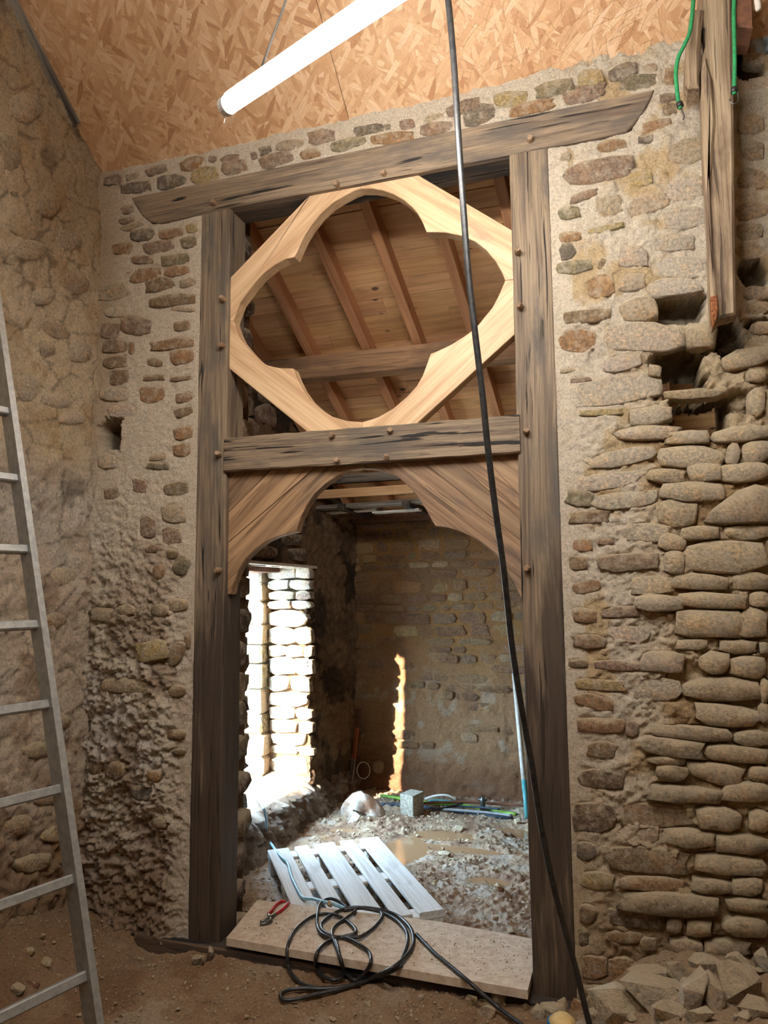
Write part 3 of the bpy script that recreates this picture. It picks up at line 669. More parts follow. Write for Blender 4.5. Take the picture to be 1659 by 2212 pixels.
for k in range(16):                                                         # stones over the window head, brick-like, and near jamb edge
    x = 1.22+rs.uniform(0, .75); z = 1.74+rs.choice([0, .11, .22, .33, .44])
    poly = np.array([(x+u*.12, z+.05+v*.046) for u, v in stone_shape(rs, 8)])
    V, F = stone_mesh(poly, lambda u, v, h: (xs(u)+h, u, v), 0, .022, rs); mk('stone', V, F, M['stone'], wall_side, smooth=True, color=vary(rs.choice(list('bpvK')), rs))
for k in range(46):                                                         # rubble showing above, between roof and window
    y0 = .42+rs.uniform(0, 1.5); z = 2.28+(k % 8)*.155; poly = np.array([(y0+u*rs.uniform(.09, .15), z+v*.075) for u, v in stone_shape(rs, 9)])
    V, F = stone_mesh(poly, lambda u, v, h: (xs(u)+h, u, v), 0, .022, rs); mk('stone', V, F, M['stone'], wall_side, smooth=True, color=vary(rs.choice(list('botpy')), rs))
for k in range(14):
    z = .05+k*.12; poly = np.array([(1.16+u*.09+rs.uniform(-.02, .02), z+.06+v*.06) for u, v in stone_shape(rs, 8)])
    V, F = stone_mesh(poly, lambda u, v, h: (xs(u)+h-.02, u, v), .02, .03, rs); mk('stone', V, F, M['stone'], wall_side, smooth=True, color=vary(rs.choice(list('KvbK')), rs))
timber('lintel', (-.86, 1.05, 1.70), (-.86, 2.35, 1.69), .22, .05, M['terra'], wall_side, seg=8, wob=.004)
timber('lintel', (-.60, 1.05, 1.715), (-.58, 2.22, 1.705), .16, .022, M['white'], wall_side)
# earthen sill: slopes in from the light, rounded brow, then the dug-out face down to the floor
prof = np.array([(-1.5, .06), (-1.15, .10), (-1.0, .15), (-.85, .135), (-.7, .12), (-.58, .10), (-.52, .07), (-.49, 0.0), (-.475, -.08), (-.44, -.17)])
tt = np.linspace(0, len(prof)-1, 120); px_ = np.interp(tt, range(len(prof)), prof[:, 0]); pz_ = np.interp(tt, range(len(prof)), prof[:, 1])
Yb = np.linspace(.28, 3.0, 190); PX, YY = np.meshgrid(px_, Yb, indexing='ij'); PZ = np.repeat(pz_[:, None], len(Yb), 1)
nb = fbm(PX*1.0+PZ*1.5, YY, 11, 5, 140, .65); f1, f2 = worley(PX+PZ, YY, 12, 29)
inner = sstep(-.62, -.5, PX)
PZ = PZ+.014*nb*(1-inner*.5)+.05*sstep(2.0, 2.2, YY)*(1-inner)+.06*sstep(1.4, 1.2, YY)*(1-inner); PX2 = PX+inner*(.026*nb+.03*fbm(YY, PZ, 3, 3, 150)+.05*(YY-1.7)*.4)+.03*inner*sstep(.1, .3, f2-f1)
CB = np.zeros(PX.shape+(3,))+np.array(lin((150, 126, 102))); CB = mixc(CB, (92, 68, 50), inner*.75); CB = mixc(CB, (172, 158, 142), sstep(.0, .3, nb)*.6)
wall_bank = grid_mesh('wall_below_window', np.stack([PX2, YY, PZ], -1), None, M['mud'], CB, flip=True)

# outside, seen through the opening
V, F = boxv((-8, 2, -.35), (13.6, 16, .4)); mk('ground_outside', V, F, M['ground'], kind='structure')

# ------------------------------------------------------------------ floors
def zfront(x, y):
    x = np.asarray(x, float); y = np.asarray(y, float)
    z = -.035+.016*fbm(x, y, 1.6, 3, 160)
    z = z+.17*sstep(-.25, -.74, x)**1.4*(.62+.7*sstep(0, -.5, y))-.035*sstep(-.05, -.3, x)*sstep(-.3, -.04, y)*sstep(-.5, -.3, x)
    z = z+.27*sstep(1.42, 1.95, x+.05*fbm(x, y, 4, 2, 5))*sstep(-1.3, -.5, y)
    return z
Xg = np.linspace(-1.0, 3.0, 400); Yg = np.linspace(-1.6, .06, 170); X, Y = np.meshgrid(Xg, Yg, indexing='ij')
f1, f2 = worley(X, Y, 26, 61)
Z = zfront(X, Y)+.012*fbm(X, Y, 22, 5, 165, .75)+.006*fbm(X, Y, 50, 2, 168)+.008*sstep(.25, .0, f1)*(fbm(X, Y, 6, 2, 9) > 0)
CFl = np.zeros(X.shape+(3,))+np.array(lin((186, 156, 124))); n1 = fbm(X, Y, 4, 4, 170); n2 = fbm(X, Y, 12, 4, 171)
CFl = mixc(CFl, (154, 116, 84), sstep(.05, .3, n1)*.6); CFl = mixc(CFl, (210, 192, 168), sstep(.12, .35, -n1)*.7); CFl = mixc(CFl, (160, 130, 100), sstep(-.3, -.6, X)*.6)
CFl = mixc(CFl, (204, 180, 150), sstep(1.4, 1.8, X)*.7)
floor = grid_mesh('floor', np.stack([X, Y, Z], -1), None, M['dirt'], CFl)
V, F = join([boxv((1.0, -3.1, -.22), (4.6, 3.0, .2)), boxv((1.0, -.7, -.32), (4.6, 2.0, .1))]); mk('floor_base', V, F, M['dirt'], floor, vcol=np.zeros((len(V), 3))+np.array(lin((150, 120, 92))))
PUD = [tuple(on_z(x, y, -.14)[:2])+(rx, ry) for x, y, rx, ry in ((1000, 1838, .22, .05), (960, 1806, .20, .10), (870, 1842, .10, .22), (1060, 1908, .15, .06), (1120, 1800, .09, .06), (1130, 1850, .06, .04), (740, 1795, .10, .05))]
def zback(x, y):
    x = np.asarray(x, float); y = np.asarray(y, float)
    z = -.122+.020*fbm(x, y, 3, 3, 180)+.05*sstep(2.6, 2.95, y)*0+.03*np.exp(-((x-.05)/.22)**2-((y-2.15)/.12)**2)
    for (a, b, rx, ry) in PUD: z = z-.052*np.exp(-((x-a)/rx)**2-((y-b)/ry)**2)
    return z
Xg = np.linspace(-.62, 1.9, 300); Yg = np.linspace(.10, 3.08, 340); X, Y = np.meshgrid(Xg, Yg, indexing='ij')
f1, f2 = worley(X+.02*fbm(X, Y, 20, 2, 3), Y, 17, 71); g1, g2 = worley(X, Y, 42, 73)
rough = sstep(-.155, -.12, zback(X, Y))
Z = zback(X, Y)+rough*(.016*sstep(.42, .05, f1)*(fbm(X, Y, 5, 3, 182) > -.12)+.008*sstep(.4, .05, g1)+.010*fbm(X, Y, 24, 4, 185, .65))-.006*(1-rough)
CBk = np.zeros(X.shape+(3,))+np.array(lin((186, 158, 130))); n1 = fbm(X, Y, 7, 4, 190)
CBk = mixc(CBk, (140, 102, 76), sstep(.15, .35, n1)*.7); CBk = mixc(CBk, (204, 190, 174), sstep(.05, .3, -n1)*.7)
floor_b = grid_mesh('floor', np.stack([X, Y, Z], -1), None, M['mud'], CBk)
V, F = boxv((1.2, 1.6, -.33), (4.4, 3.2, .2)); mk('floor_base', V, F, M['mud'], floor_b, vcol=np.zeros((8, 3))+np.array(lin((130, 100, 74))))
V = np.array([(-.45, .4, -.136), (1.85, .4, -.136), (1.85, 2.75, -.136), (-.45, 2.75, -.136)]); pud = mk('puddle', V, [(0, 1, 2, 3)], M['water']); pud['kind'] = 'stuff'
tag(pud, 'brown puddle water standing between the clay clods of the back floor', 'puddle')
def on_floor(px, py, fn=zfront, dz=0.0):
    d = ray(px, py); t = 1.2
    for _ in range(1200):
        p = CAM+d*t
        if p[2] < float(fn(p[0], p[1]))+dz: return p
        t += .004
    return p
# crumbs and clods too many to count
def chunk(c, s, rs, n=14):
    P = rs.normal(size=(n, 3)); P /= np.linalg.norm(P, axis=1)[:, None]; P *= rs.uniform(.75, 1.1, (n, 1))
    q = Quaternion(rs.normal(size=4)); q.normalize()
    P = np.array([q @ Vector(p) for p in P])*np.asarray(s)/2; bm = bmesh.new()
    for p in P: bm.verts.new(p)
    r = bmesh.ops.convex_hull(bm, input=bm.verts[:]); bmesh.ops.delete(bm, geom=[v for v in bm.verts if not v.link_faces], context='VERTS')
    bm.verts.index_update(); V = np.array([v.co for v in bm.verts])+np.asarray(c); F = [tuple(v.index for v in f.verts) for f in bm.faces]; bm.free(); return V, F
_ck = [chunk((0, 0, 0), (1, 1, .8), np.random.RandomState(i), 10) for i in range(14)]
def scatter(name, pts, sizes, mat, label, cat, color):
    V = []; F = []; n = 0; rs = np.random.RandomState(9)
    for p, s in zip(pts, sizes):
        v, f = _ck[rs.randint(14)]; a = rs.uniform(0, 6.28); R = np.array([[math.cos(a), -math.sin(a), 0], [math.sin(a), math.cos(a), 0], [0, 0, 1]])
        V.append((v*s)@R.T+p); F += [tuple(i+n for i in q) for q in f]; n += len(v)
    V = np.concatenate(V); o = mk(name, V, F, mat, kind='stuff', color=color); return tag(o, label, cat)
rs = np.random.RandomState(21)
pts = []; sz = []
while len(pts) < 2000:
    x, y = rs.uniform(-.42, 1.6), rs.uniform(.3, 2.9)
    if float(zback(x, y)) < -.145 and rs.rand() > .06: continue
    if rs.rand() > .55+.9*float(fbm(x, y, 4, 3, 182)): continue
    s = rs.uniform(.006, .022) if rs.rand() < .9 else rs.uniform(.022, .04); pts.append((x, y, float(zback(x, y))+s*.25+.012)); sz.append(s)
scatter('clay_clods', pts, sz, M['stone'], 'pale crumbly clay clods strewn over the wet back room floor', 'clods', lin((180, 150, 124)))
pts = []; sz = []
while len(pts) < 3600:
    x, y = rs.uniform(-.8, 1.9), rs.uniform(-.62, -.05); s = rs.uniform(.003, .011) if rs.rand() < .94 else rs.uniform(.012, .022)
    pts.append((x, y, float(zfront(x, y))+s*.3)); sz.append(s)
scatter('dirt_crumbs', pts, sz, M['stone'], 'small crumbs of stone and dirt over the front floor', 'crumbs', lin((190, 162, 130)))

# ------------------------------------------------------------------ the oak doorway frame with its quatrefoil
fr = thing('timber_frame', 'aged oak doorway frame holding a pale oak quatrefoil, set in the rubble wall', 'door frame', (.68, .08, 0))
fr['kind'] = 'thing'
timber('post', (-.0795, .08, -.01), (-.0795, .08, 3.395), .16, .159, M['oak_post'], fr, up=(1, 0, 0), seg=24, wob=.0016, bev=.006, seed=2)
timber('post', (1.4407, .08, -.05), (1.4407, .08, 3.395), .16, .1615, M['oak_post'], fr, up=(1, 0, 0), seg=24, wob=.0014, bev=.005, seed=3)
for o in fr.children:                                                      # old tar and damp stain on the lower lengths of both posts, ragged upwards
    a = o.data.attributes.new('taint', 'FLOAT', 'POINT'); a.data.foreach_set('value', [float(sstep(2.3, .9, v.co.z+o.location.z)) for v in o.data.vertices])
V, F = prism([(-.571, 3.541), (-.548, 3.50), (-.50, 3.432), (-.45, 3.392), (-.40, 3.374), (-.33, 3.374), (0, 3.384), (.7, 3.38), (1.704, 3.377), (1.838, 3.378), (1.90, 3.44), (1.935, 3.50), (1.951, 3.537), (.7, 3.542)], -.006, .03, .005)
mk('lintel', V, F, M['oak_old'], fr, grain=((0, 0, 3.4), (1, 0, 0)))
timber('back_lintel', (-.4, .095, 3.455), (1.8, .095, 3.455), .13, .15, M['oak_dark'], fr, seg=10, wob=.002)  # dark oak, with the soffit shadow also put into its colour
timber('rail', (-.004, .060, 2.1625), (1.372, .060, 2.1595), .15, .160, M['oak_old'], fr, seg=22, wob=.0022, bev=.006, seed=6)
timber('sill', (-.40, .075, -.082), (1.75, .075, -.082), .23, .15, M['oak_dark'], fr, seg=12, wob=.003, bev=.006, seed=8)
def wp(L, Y): return [tuple(on_y(x, y, Y)[[0, 2]]) for x, y in L]
TLc = [(504, 693), (506, 686), (518, 654), (532, 635), (546, 615), (566, 593), (591, 573), (617, 559), (636, 555), (645, 535), (655, 513), (671, 487), (691, 462), (715, 440), (743, 423), (764, 412), (778, 407)]
TRc = [(778, 407), (805, 407), (827, 411), (850, 419), (872, 432), (891, 448), (903, 462), (913, 481), (921, 501), (944, 501), (964, 502), (997, 509), (1026, 521), (1050, 540), (1071, 565), (1085, 590), (1091, 606)]
BRc = [(1091, 606), (1085, 620), (1075, 643), (1063, 665), (1044, 688), (1028, 708), (1005, 725), (977, 743), (948, 757), (930, 764), (923, 784), (913, 811), (899, 835), (878, 858), (850, 882), (817, 901), (783, 912)]
BLc = [(783, 912), (747, 909), (715, 899), (691, 883), (669, 863), (653, 841), (641, 817), (633, 796), (603, 795), (577, 789), (560, 779), (540, 759), (520, 735), (510, 714), (504, 693)]
QY = .022
def qseg(curve, outer, gdir, seed):
    P = wp(curve, QY)+outer; V, F = prism(P, QY, QY+.062, .003); mk('quatrefoil_segment', V, F, M['oak_new'], fr, grain=((seed, 0, seed), gdir))
E_ = lambda x, y: tuple(on_y(x, y, QY)[[0, 2]])
mT, mR, mB, mL = E_(778, 407), E_(1091, 606), E_(783, 912), E_(504, 693)
qseg(TLc, [(mT[0], 3.384), (.415, 3.384), E_(670, 421), E_(497, 600), (-.001, mL[1]+.0)], (.75, 0, .62), 1)
qseg(TRc, [(1.361, mR[1]), E_(1106, 497), E_(902, 377), (.93, 3.384), (mT[0]+.001, 3.384)], (.8, 0, -.62), 2)
qseg(BRc, [(mB[0]+.001, 2.240), (.93, 2.240), E_(903, 913), E_(1112, 722), (1.361, mR[1]-.001)], (.75, 0, .62), 3)
qseg(BLc, [(-.001, mL[1]-.001), E_(491, 793), E_(661, 931), (.40, 2.240), (mB[0]-.001, 2.240)], (.8, 0, -.62), 4)
# arched braces under the rail: boards laid on the slant
BY = .030
def W_(x, y): return tuple(on_y(x, y, BY)[[0, 2]])
LA = [(785, 1011), (754, 1015), (729, 1027), (703, 1045), (679, 1067), (661, 1093), (649, 1117), (640, 1148), (621, 1152), (597, 1159), (575, 1169), (550, 1187), (530, 1207), (514, 1233), (503, 1262), (498, 1283)]
RA = [(785, 1011), (806, 1012), (834, 1019), (860, 1032), (884, 1051), (902, 1073), (919, 1099), (932, 1123), (940, 1136), (964, 1139), (991, 1147), (1019, 1160), (1045, 1177), (1071, 1199), (1092, 1227), (1108, 1255), (1125, 1290)]
ZT = 2.086; aL = W_(487, 1107)[1]; bL = W_(586, 1014)[0]; cL = W_(488, 1172)[1]; dL = W_(684, 1012)[0]
zend = W_(498, 1284)[1]; g = .0015; xm = W_(785, 1011)[0]
def brace(P, col, gd, off=0.0):
    V, F = prism(P, BY+off, BY+.052+off, .002); mk('brace_board', V, F, M['chestnut'], fr, grain=((0, 0, 0), gd), color=col)
brace([(0, ZT), (0, aL+g), (bL-g, ZT)], (.82, .80, .80), (.73, 0, .68), .002)
brace([(0, aL-g), (0, cL+g), (dL-g, ZT), (bL+g, ZT)], (1.08, 1.05, 1.0), (.73, 0, .68))
brace([(W_(*p)) for p in LA]+[(.0, zend), (0, cL-g), (dL+g, ZT), (xm, ZT)], (1.16, 1.14, 1.08), (.75, 0, .66), .001)
def RE(y): return (1.361, W_(1122, y)[1])
def RT(x): return (W_(x, 1000)[0], ZT)
brace([(W_(*p)) for p in RA]+[(1.361, W_(1125, 1290)[1]), RE(1170), RT(908), (xm+.001, ZT)], (.98, .96, .96), (.78, 0, -.62), .002)
brace([(RE(1170)[0], RE(1170)[1]+g), RE(1122), RT(975), (RT(908)[0]+g, ZT)], (.80, .80, .78), (.78, 0, -.62))
brace([(RE(1122)[0], RE(1122)[1]+g), RE(1072), RT(1042), (RT(975)[0]+g, ZT)], (1.06, 1.0, .94), (.78, 0, -.62), .0015)
brace([(RE(1072)[0], RE(1072)[1]+g), (1.361, ZT), (RT(1042)[0]+g, ZT)], (.92, .9, .86), (.78, 0, -.62))
for i, (x, y) in enumerate(((461, 437), (727, 396), (828, 373), (1145, 300), (480, 645), (478, 745), (470, 980), (470, 1231), (1118, 543), (1123, 660), (1136, 930), (1138, 1227), (718, 940), (843, 930), (728, 995), (835, 988))):
    p = on_y(x, y, -.02); rs = np.random.RandomState(i)
    V, F = tubev([(p[0]+rs.uniform(-.004, .004), -.030-rs.uniform(0, .008), p[2]+rs.uniform(-.004, .004)), (p[0], -.026, p[2]), (p[0], .05, p[2])], [.0115, .0135, .0135], 7)
    mk('peg', V, F, M['peg'], fr, grain=((0, 0, 0), (0, 1, 0)))

# ------------------------------------------------------------------ threshold board, pallet
BZ = .046
c4 = [on_z(x, y, BZ)[:2] for x, y in ((489, 2026), (1137, 2139), (1148, 2028), (945, 1990), (556, 1944))]
c4[2] = np.array([1.352, c4[2][1]]); c4[1] = np.array([1.352, c4[1][1]])
P = np.array(c4); n = len(P)
V = np.array([(p[0], p[1], BZ) for p in P]+[(p[0], p[1], BZ-.032) for p in P]); F = [tuple(range(n)), tuple(range(2*n-1, n-1, -1))]+[(i, n+i, n+(i+1) % n, (i+1) % n) for i in range(n)]
bd = mk('threshold_board', V, F, M['boarddust']); tag(bd, 'dusty board laid flat across the oak sill in the doorway', 'board')
bm = bmesh.new(); bm.from_mesh(bd.data); bmesh.ops.recalc_face_normals(bm, faces=bm.faces); bm.to_mesh(bd.data); bm.free()
pts = []; sz = []
while len(pts) < 500:
    rs2 = np.random.RandomState(len(pts)*7+1); x, y = rs2.uniform(.1, 1.33), rs2.uniform(-.04, .33); s = rs2.uniform(.003, .008) if rs2.rand() < .96 else rs2.uniform(.01, .016)
    pts.append((x, y, BZ+s*.25)); sz.append(s)
scatter('dust_crumbs', pts, sz, M['stone'], 'reddish dirt crumbs sprinkled over the threshold board', 'crumbs', lin((128, 92, 66)))

pa = [on_z(x, y, 0.0) for x, y in ((578, 1836), (819, 1809), (945, 1966))]
O = pa[0].copy(); ex = pa[1]-pa[0]; Wp = np.linalg.norm(ex); ex /= Wp; ey = (pa[2]-pa[1]); ey -= ex*(ey@ex); Lp = np.linalg.norm(ey); ey /= Lp
pal = thing('pallet', 'whitish wooden pallet lying on the wet clay behind the threshold board', 'pallet', (O[0]+.3, O[1]-.4, -.14))
sc = Wp/.8; x0 = 0
Ez = np.array([0, 0, 1.])
def PP(a, b, z): return O+ex*a+ey*b+Ez*z
for k, (wd, st) in enumerate(zip((.145, .10, .145, .10, .145), (0, .186, .3275, .514, .655))):
    a = (st+wd/2)*sc; timber('deck_board', PP(a, -.005*k, -.010), PP(a, Lp+.004*(k % 2), -.010), wd*sc, .020, M['pallet'], pal, seg=4, wob=.0012, bev=.004, seed=k)
for b in (.05, Lp/2, Lp-.05):
    timber('stringer_board', PP(.0, b, -.030), PP(Wp, b, -.030), .10, .019, M['pallet'], pal, seg=2, seed=9)
    for a in (.05, Wp/2, Wp-.05):
        timber('block', PP(a, b-.05, -.078), PP(a, b+.05, -.078), .09, .076, M['pallet'], pal, seed=4)
for a in (.05, Wp/2, Wp-.05): timber('runner_board', PP(a, 0, -.126), PP(a, Lp, -.126), .095, .019, M['pallet'], pal, seed=14)

# ------------------------------------------------------------------ cables
def cable(name, P, r, mat, label, cat, n=5, seg=8, parent=None):
    V, F = tubev(spline(P, n), r, seg); o = mk(name, V, F, mat, parent, smooth=True)
    return tag(o, label, cat) if label else o
cz = {0: .07}
pb = [(541, 1721, .12), (558, 1729, .115), (569, 1746, .07), (575, 1767, .0), (578, 1806, -.06), (590, 1829, -.03), (608, 1851, .012), (622, 1866, .010), (629, 1891, .010), (640, 1916, .010), (654, 1939, .012), (677, 1942, .03), (695, 1947, BZ+.012), (720, 1953, BZ+.012), (745, 1962, BZ+.010)]
P = []
for x, y, z in pb:
    if y < 1800: P.append(on_x(x, y, -.39) if y > 1735 else on_z(x, y, .135))
    else: P.append(on_z(x, y, z))
cable('skylit_cable', P, .0085, M['skylit'], 'cable from the window sill over the pallet, sky light painted in as pale blue', 'cable')
def crop7(L):
    out = []
    for i, (x, y) in enumerate(L):
        px, py = 420+x/3.19, 1880+y/3.19
        ye = 470+.2015*(x-220); t = min(max((y-ye+6)/70.0, 0), 1); z = BZ+.010+.004*(i % 3)
        z = z*(1-t)+(-.020)*t
        out.append(on_z(px, py, z))
    return out
coil = thing('power_cable', 'black power cable heaped in loose loops on the threshold board and dirt floor', 'cable', tuple(on_z(760, 2030, BZ)))
loops = [[(1030, 275), (1100, 262), (1180, 264), (1290, 290), (1390, 340), (1455, 410), (1470, 480), (1450, 560), (1425, 620), (1420, 660), (1330, 710), (1230, 745), (1100, 790), (990, 822), (860, 850), (720, 885), (630, 895), (595, 880), (600, 848), (660, 822), (760, 814), (850, 818), (960, 812), (1080, 790), (1200, 750), (1350, 680), (1450, 600), (1505, 520), (1508, 450), (1480, 385), (1410, 320), (1300, 276), (1150, 256), (1050, 262), (960, 298), (900, 340), (872, 380), (890, 420), (950, 455), (1010, 465), (1070, 465), (1150, 455), (1230, 402), (1280, 345), (1295, 312), (1285, 290)],
         [(960, 805), (870, 812), (760, 790), (690, 740), (650, 670), (638, 580), (650, 500), (680, 430), (740, 365), (820, 315), (900, 298), (980, 310), (1050, 350), (1105, 400), (1108, 432), (1040, 455), (940, 482), (870, 532), (835, 600), (840, 670), (880, 725), (950, 755), (1010, 742), (1028, 690), (1010, 620), (975, 520), (948, 440), (965, 390), (1030, 340), (1095, 292), (1110, 275)],
         [(1050, 255), (1000, 218), (940, 195), (900, 205), (862, 240), (848, 300), (846, 370), (870, 430), (930, 460), (1010, 462), (1080, 480), (1150, 520), (1205, 570), (1216, 630), (1180, 700), (1130, 748), (1100, 755), (1050, 715), (1020, 660), (1000, 590), (980, 500), (955, 470)]]
for L in loops: cable('cable_loop', crop7(L), .0078, M['rubber'], None, None, 5, 8, coil)
tl = [(899, 2018), (920, 2040), (941, 2061), (974, 2088), (1013, 2121), (1042, 2147), (1081, 2180), (1120, 2209), (1150, 2232)]
P = [on_z(x, y, BZ+.010 if y < 2122 else (.03 if y < 2150 else -.005)) for x, y in tl]
cable('cable_tail', P, .0078, M['rubber'], None, None, 5, 8, coil)
hc = [(960, -60, -.86), (968, 0, -.85), (980, 130, -.83), (990, 290, -.81), (999, 420, -.79), (1010, 570, -.77), (1024, 700, -.75), (1043, 860, -.72), (1053, 960, -.70), (1070, 1100, -.66), (1088, 1230, -.62), (1104, 1380, -.57), (1120, 1490, -.54), (1137, 1590, -.50), (1150, 1660, -.48), (1168, 1780, -.44), (1192, 1900, -.41), (1215, 1990, -.38), (1243, 2090, -.35), (1260, 2160, -.33), (1273, 2212, -.31), (1285, 2260, -.30)]
P = [on_y(*q) for q in hc]; top = P[0]+np.array([0, 0, 3.72-.776*P[0][1]-P[0][2]+.0]); P = [top]+P
cable('hanging_cable', P, [.0105]*1, M['rubber'], 'long black cable hanging from the ceiling in front of the doorway to the floor', 'cable')

# slip-joint pliers on the board
pt = lambda x, y: on_z(420+x/3.19, 1880+y/3.19, BZ+.009)
pli = thing('pliers', 'open slip-joint pliers with red grips lying on the threshold board', 'pliers', tuple(pt(515, 320)))
for nm, L, r, mt in (('handle', [(508, 300), (530, 280), (560, 240), (600, 214), (628, 212)], [.006, .0075, .0085, .0085, .006], 'red'), ('handle', [(560, 300), (600, 275), (635, 240), (650, 222)], [.006, .0085, .0085, .006], 'red'),
                     ('jaw', [(560, 300), (535, 320), (515, 330), (490, 345), (452, 352)], [.006, .009, .011, .009, .005], 'steel'), ('jaw', [(508, 300), (515, 325), (525, 348), (495, 364), (452, 372)], [.006, .010, .010, .009, .005], 'steel')):
    P = [pt(*q) for q in L]; V, F = tubev(spline(P, 3), np.interp(np.linspace(0, 1, (len(P)-1)*3+1), np.linspace(0, 1, len(P)), r), 8); mk(nm, V, F, M[mt], pli, smooth=True, color=None)
q = pt(515, 326); V, F = tubev([q-Ez*.008, q+Ez*.013], .007, 10); mk('pivot_bolt', V, F, M['steel'], pli)

# ------------------------------------------------------------------ ladder
LB = np.array([.126, -1.009, .351]); al = math.radians(16); th = .315; rho = np.array([math.sin(al), math.cos(al), 0])
ld = np.array([-math.cos(al)*math.sin(th), math.sin(al)*math.sin(th), math.cos(th)]); lnrm = np.cross(ld, rho)
lad = thing('ladder', 'aluminium ladder leaning against the left earth wall', 'ladder', tuple(LB-ld*.38))
LW = .36
def stile_prof():
    return [(-.012, -.034), (.012, -.034), (.012, -.006), (.0095, -.004), (.0095, .004), (.012, .006), (.012, .034), (-.012, .034)]
for side in (0, 1):
    base = LB+rho*(.014 if side == 0 else -LW-.014); p0 = base-ld*.40; p1 = base+ld*2.6
    V = [p+rho*a*(1 if side == 0 else -1)+lnrm*b for p in (p0, p1) for a, b in stile_prof()]
    F = [(j, (j+1) % 8, 8+(j+1) % 8, 8+j) for j in range(8)]+[tuple(range(7, -1, -1)), tuple(range(8, 16))]
    mk('stile', V, F, M['alu'], lad)
    V, F = boxv(p0-ld*.0, (.03, .075, .06)); V, F = beam(p0-ld*.03, p0+ld*.03, .034, .078, up=lnrm); mk('rubber_foot', V, F, M['rubber'], lad)
for i in range(-1, 9):
    c = LB+ld*.28*i; V, F = beam(c+rho*.004, c-rho*(LW+.004), .031, .031, up=lnrm, bev=.004); mk('rung', V, F, M['alu'], lad)

# ------------------------------------------------------------------ lamps
def lampfix(name, a, b, mat, label):
    a = np.asarray(a); b = np.asarray(b); d = (b-a)/np.linalg.norm(b-a); t = thing(name, label, 'lamp', tuple((a+b)/2))
    V, F = tubev([a+d*.03, b-d*.03], .029, 20); mk('diffuser', V, F, mat, t, smooth=True)
    for e, s in ((a, 1), (b, -1)):
        V, F = tubev([e, e+d*s*.006, e+d*s*.032], [.026, .031, .031], 20); mk('end_cap', V, F, M['batten'], t)
    V, F = beam(a+d*.02+Ez*.034, b-d*.02+Ez*.034, .03, .016); mk('backplate', V, F, M['batten'], t)
    return t, d
ta = at_depth(484, 233, 2.5); tb0 = at_depth(752, 52, 2.04); td = (tb0-ta)/np.linalg.norm(tb0-ta); tb = ta+td*1.52
lt, d = lampfix('tube_lamp', ta, tb, M['glow'], 'lit white LED tube lamp hanging on cords under the board ceiling')
for f_, top in ((.14, (622, -10)), (.86, None)):
    p = ta+td*1.52*f_+Ez*.04
    if top is None: q = p+np.array([.02, 0, 1.0])
    else: r_ = ray(*top); q = CAM+r_*((p[1]-CAM[1])/r_[1])
    s_ = (q-p)/np.linalg.norm(q-p); L = 0
    while (p+s_*L)[2] < 3.72-.776*(p+s_*L)[1]: L += .01
    V, F = tubev([p, p+s_*L], .004, 6); mk('suspension_cord', V, F, M['cord'], lt)
V, F = tubev([ta+Ez*-.028, ta+np.array([.004, 0, -.042]), ta+np.array([0, 0, -.055])], .002, 5); mk('pull_wire', V, F, M['cord'], lt)
l2, d = lampfix('tube_lamp', (.15, -2.75, 3.75), (1.5, -3.25, 3.75), M['fill_glow'], 'added unseen tube lamp behind the camera, brightening the left side')
for x in (.35, 1.3):
    y = -2.75-.5*(x-.15)/1.35; V, F = tubev([(x, y, 3.82), (x, y, 3.72-.776*y)], .004, 6); mk('suspension_cord', V, F, M['cord'], l2)

# ------------------------------------------------------------------ hewn timber hanging at the right, wedge block, elastic straps
HY = -.16
def poly_timber(name, L, y0, y1, mat, label, cat, gd=(0, 0, 1), bev=.006):
    V, F = prism([tuple(on_y(x, y, y0)[[0, 2]]) for x, y in L], y0, y1, bev); o = mk(name, V, F, mat, grain=((0, 0, 0), gd)); return tag(o, label, cat) if label else o
hp = thing('hewn_timber', 'tall grey hewn timber with a rotten foot hanging down beside the broken wall', 'timber', tuple(on_y(1555, 350, HY)))
Lh = [(1508, -80), (1512, 40), (1522, 60), (1524, 95), (1515, 135), (1516, 200), (1520, 330), (1526, 420), (1531, 520), (1534, 640), (1536, 690), (1541, 704), (1558, 686), (1590, 678), (1589, 600), (1587, 480), (1586, 300), (1584, 190), (1582, 60), (1580, -80)]
V, F = prism([tuple(on_y(x, y, HY)[[0, 2]]) for x, y in Lh], HY, HY+.09, .010); mk('shaft', V, F, M['hewn'], hp, grain=((0, 0, 0), (0, 0, 1)))
Lf = [(1515, 150), (1524, 120), (1541, 170), (1547, 260), (1541, 340), (1534, 420), (1546, 560), (1553, 640), (1549, 690), (1540, 703), (1535, 640), (1530, 520), (1526, 420), (1520, 330), (1516, 220)]
V, F = prism([tuple(on_y(x, y, HY-.012)[[0, 2]]) for x, y in Lf], HY-.012, HY+.02, .011); mk('axe_facet', V, F, M['hewn'], hp, grain=((0, 0, 0), (0, 0, 1)))
wb = poly_timber('wedge_block', [(1499, 15), (1521, 17), (1516, 62), (1513, 110), (1511, 185), (1487, 187), (1481, 178), (1480, 150), (1483, 90), (1488, 40), (1492, 25)], HY-.02, HY+.09, M['hewn'], 'short split grey wood block wedged at the left of the hewn timber', 'wood block', bev=.014)
sb = poly_timber('beam_stub', [(1587, -40), (1626, -40), (1627, 58), (1588, 56)], HY-.05, HY+.10, M['terra'], 'squared brown beam end beside the top of the hewn timber', 'beam end')
Lr = [(1535, 640), (1549, 636), (1552, 668), (1548, 692), (1541, 705), (1537, 690)]
V, F = prism([tuple(on_y(x, y, HY-.017)[[0, 2]]) for x, y in Lr], HY-.017, HY+.02, .004); mk('rotten_foot', V, F, M['rot'], hp, grain=((0, 0, 0), (0, 0, 1)))
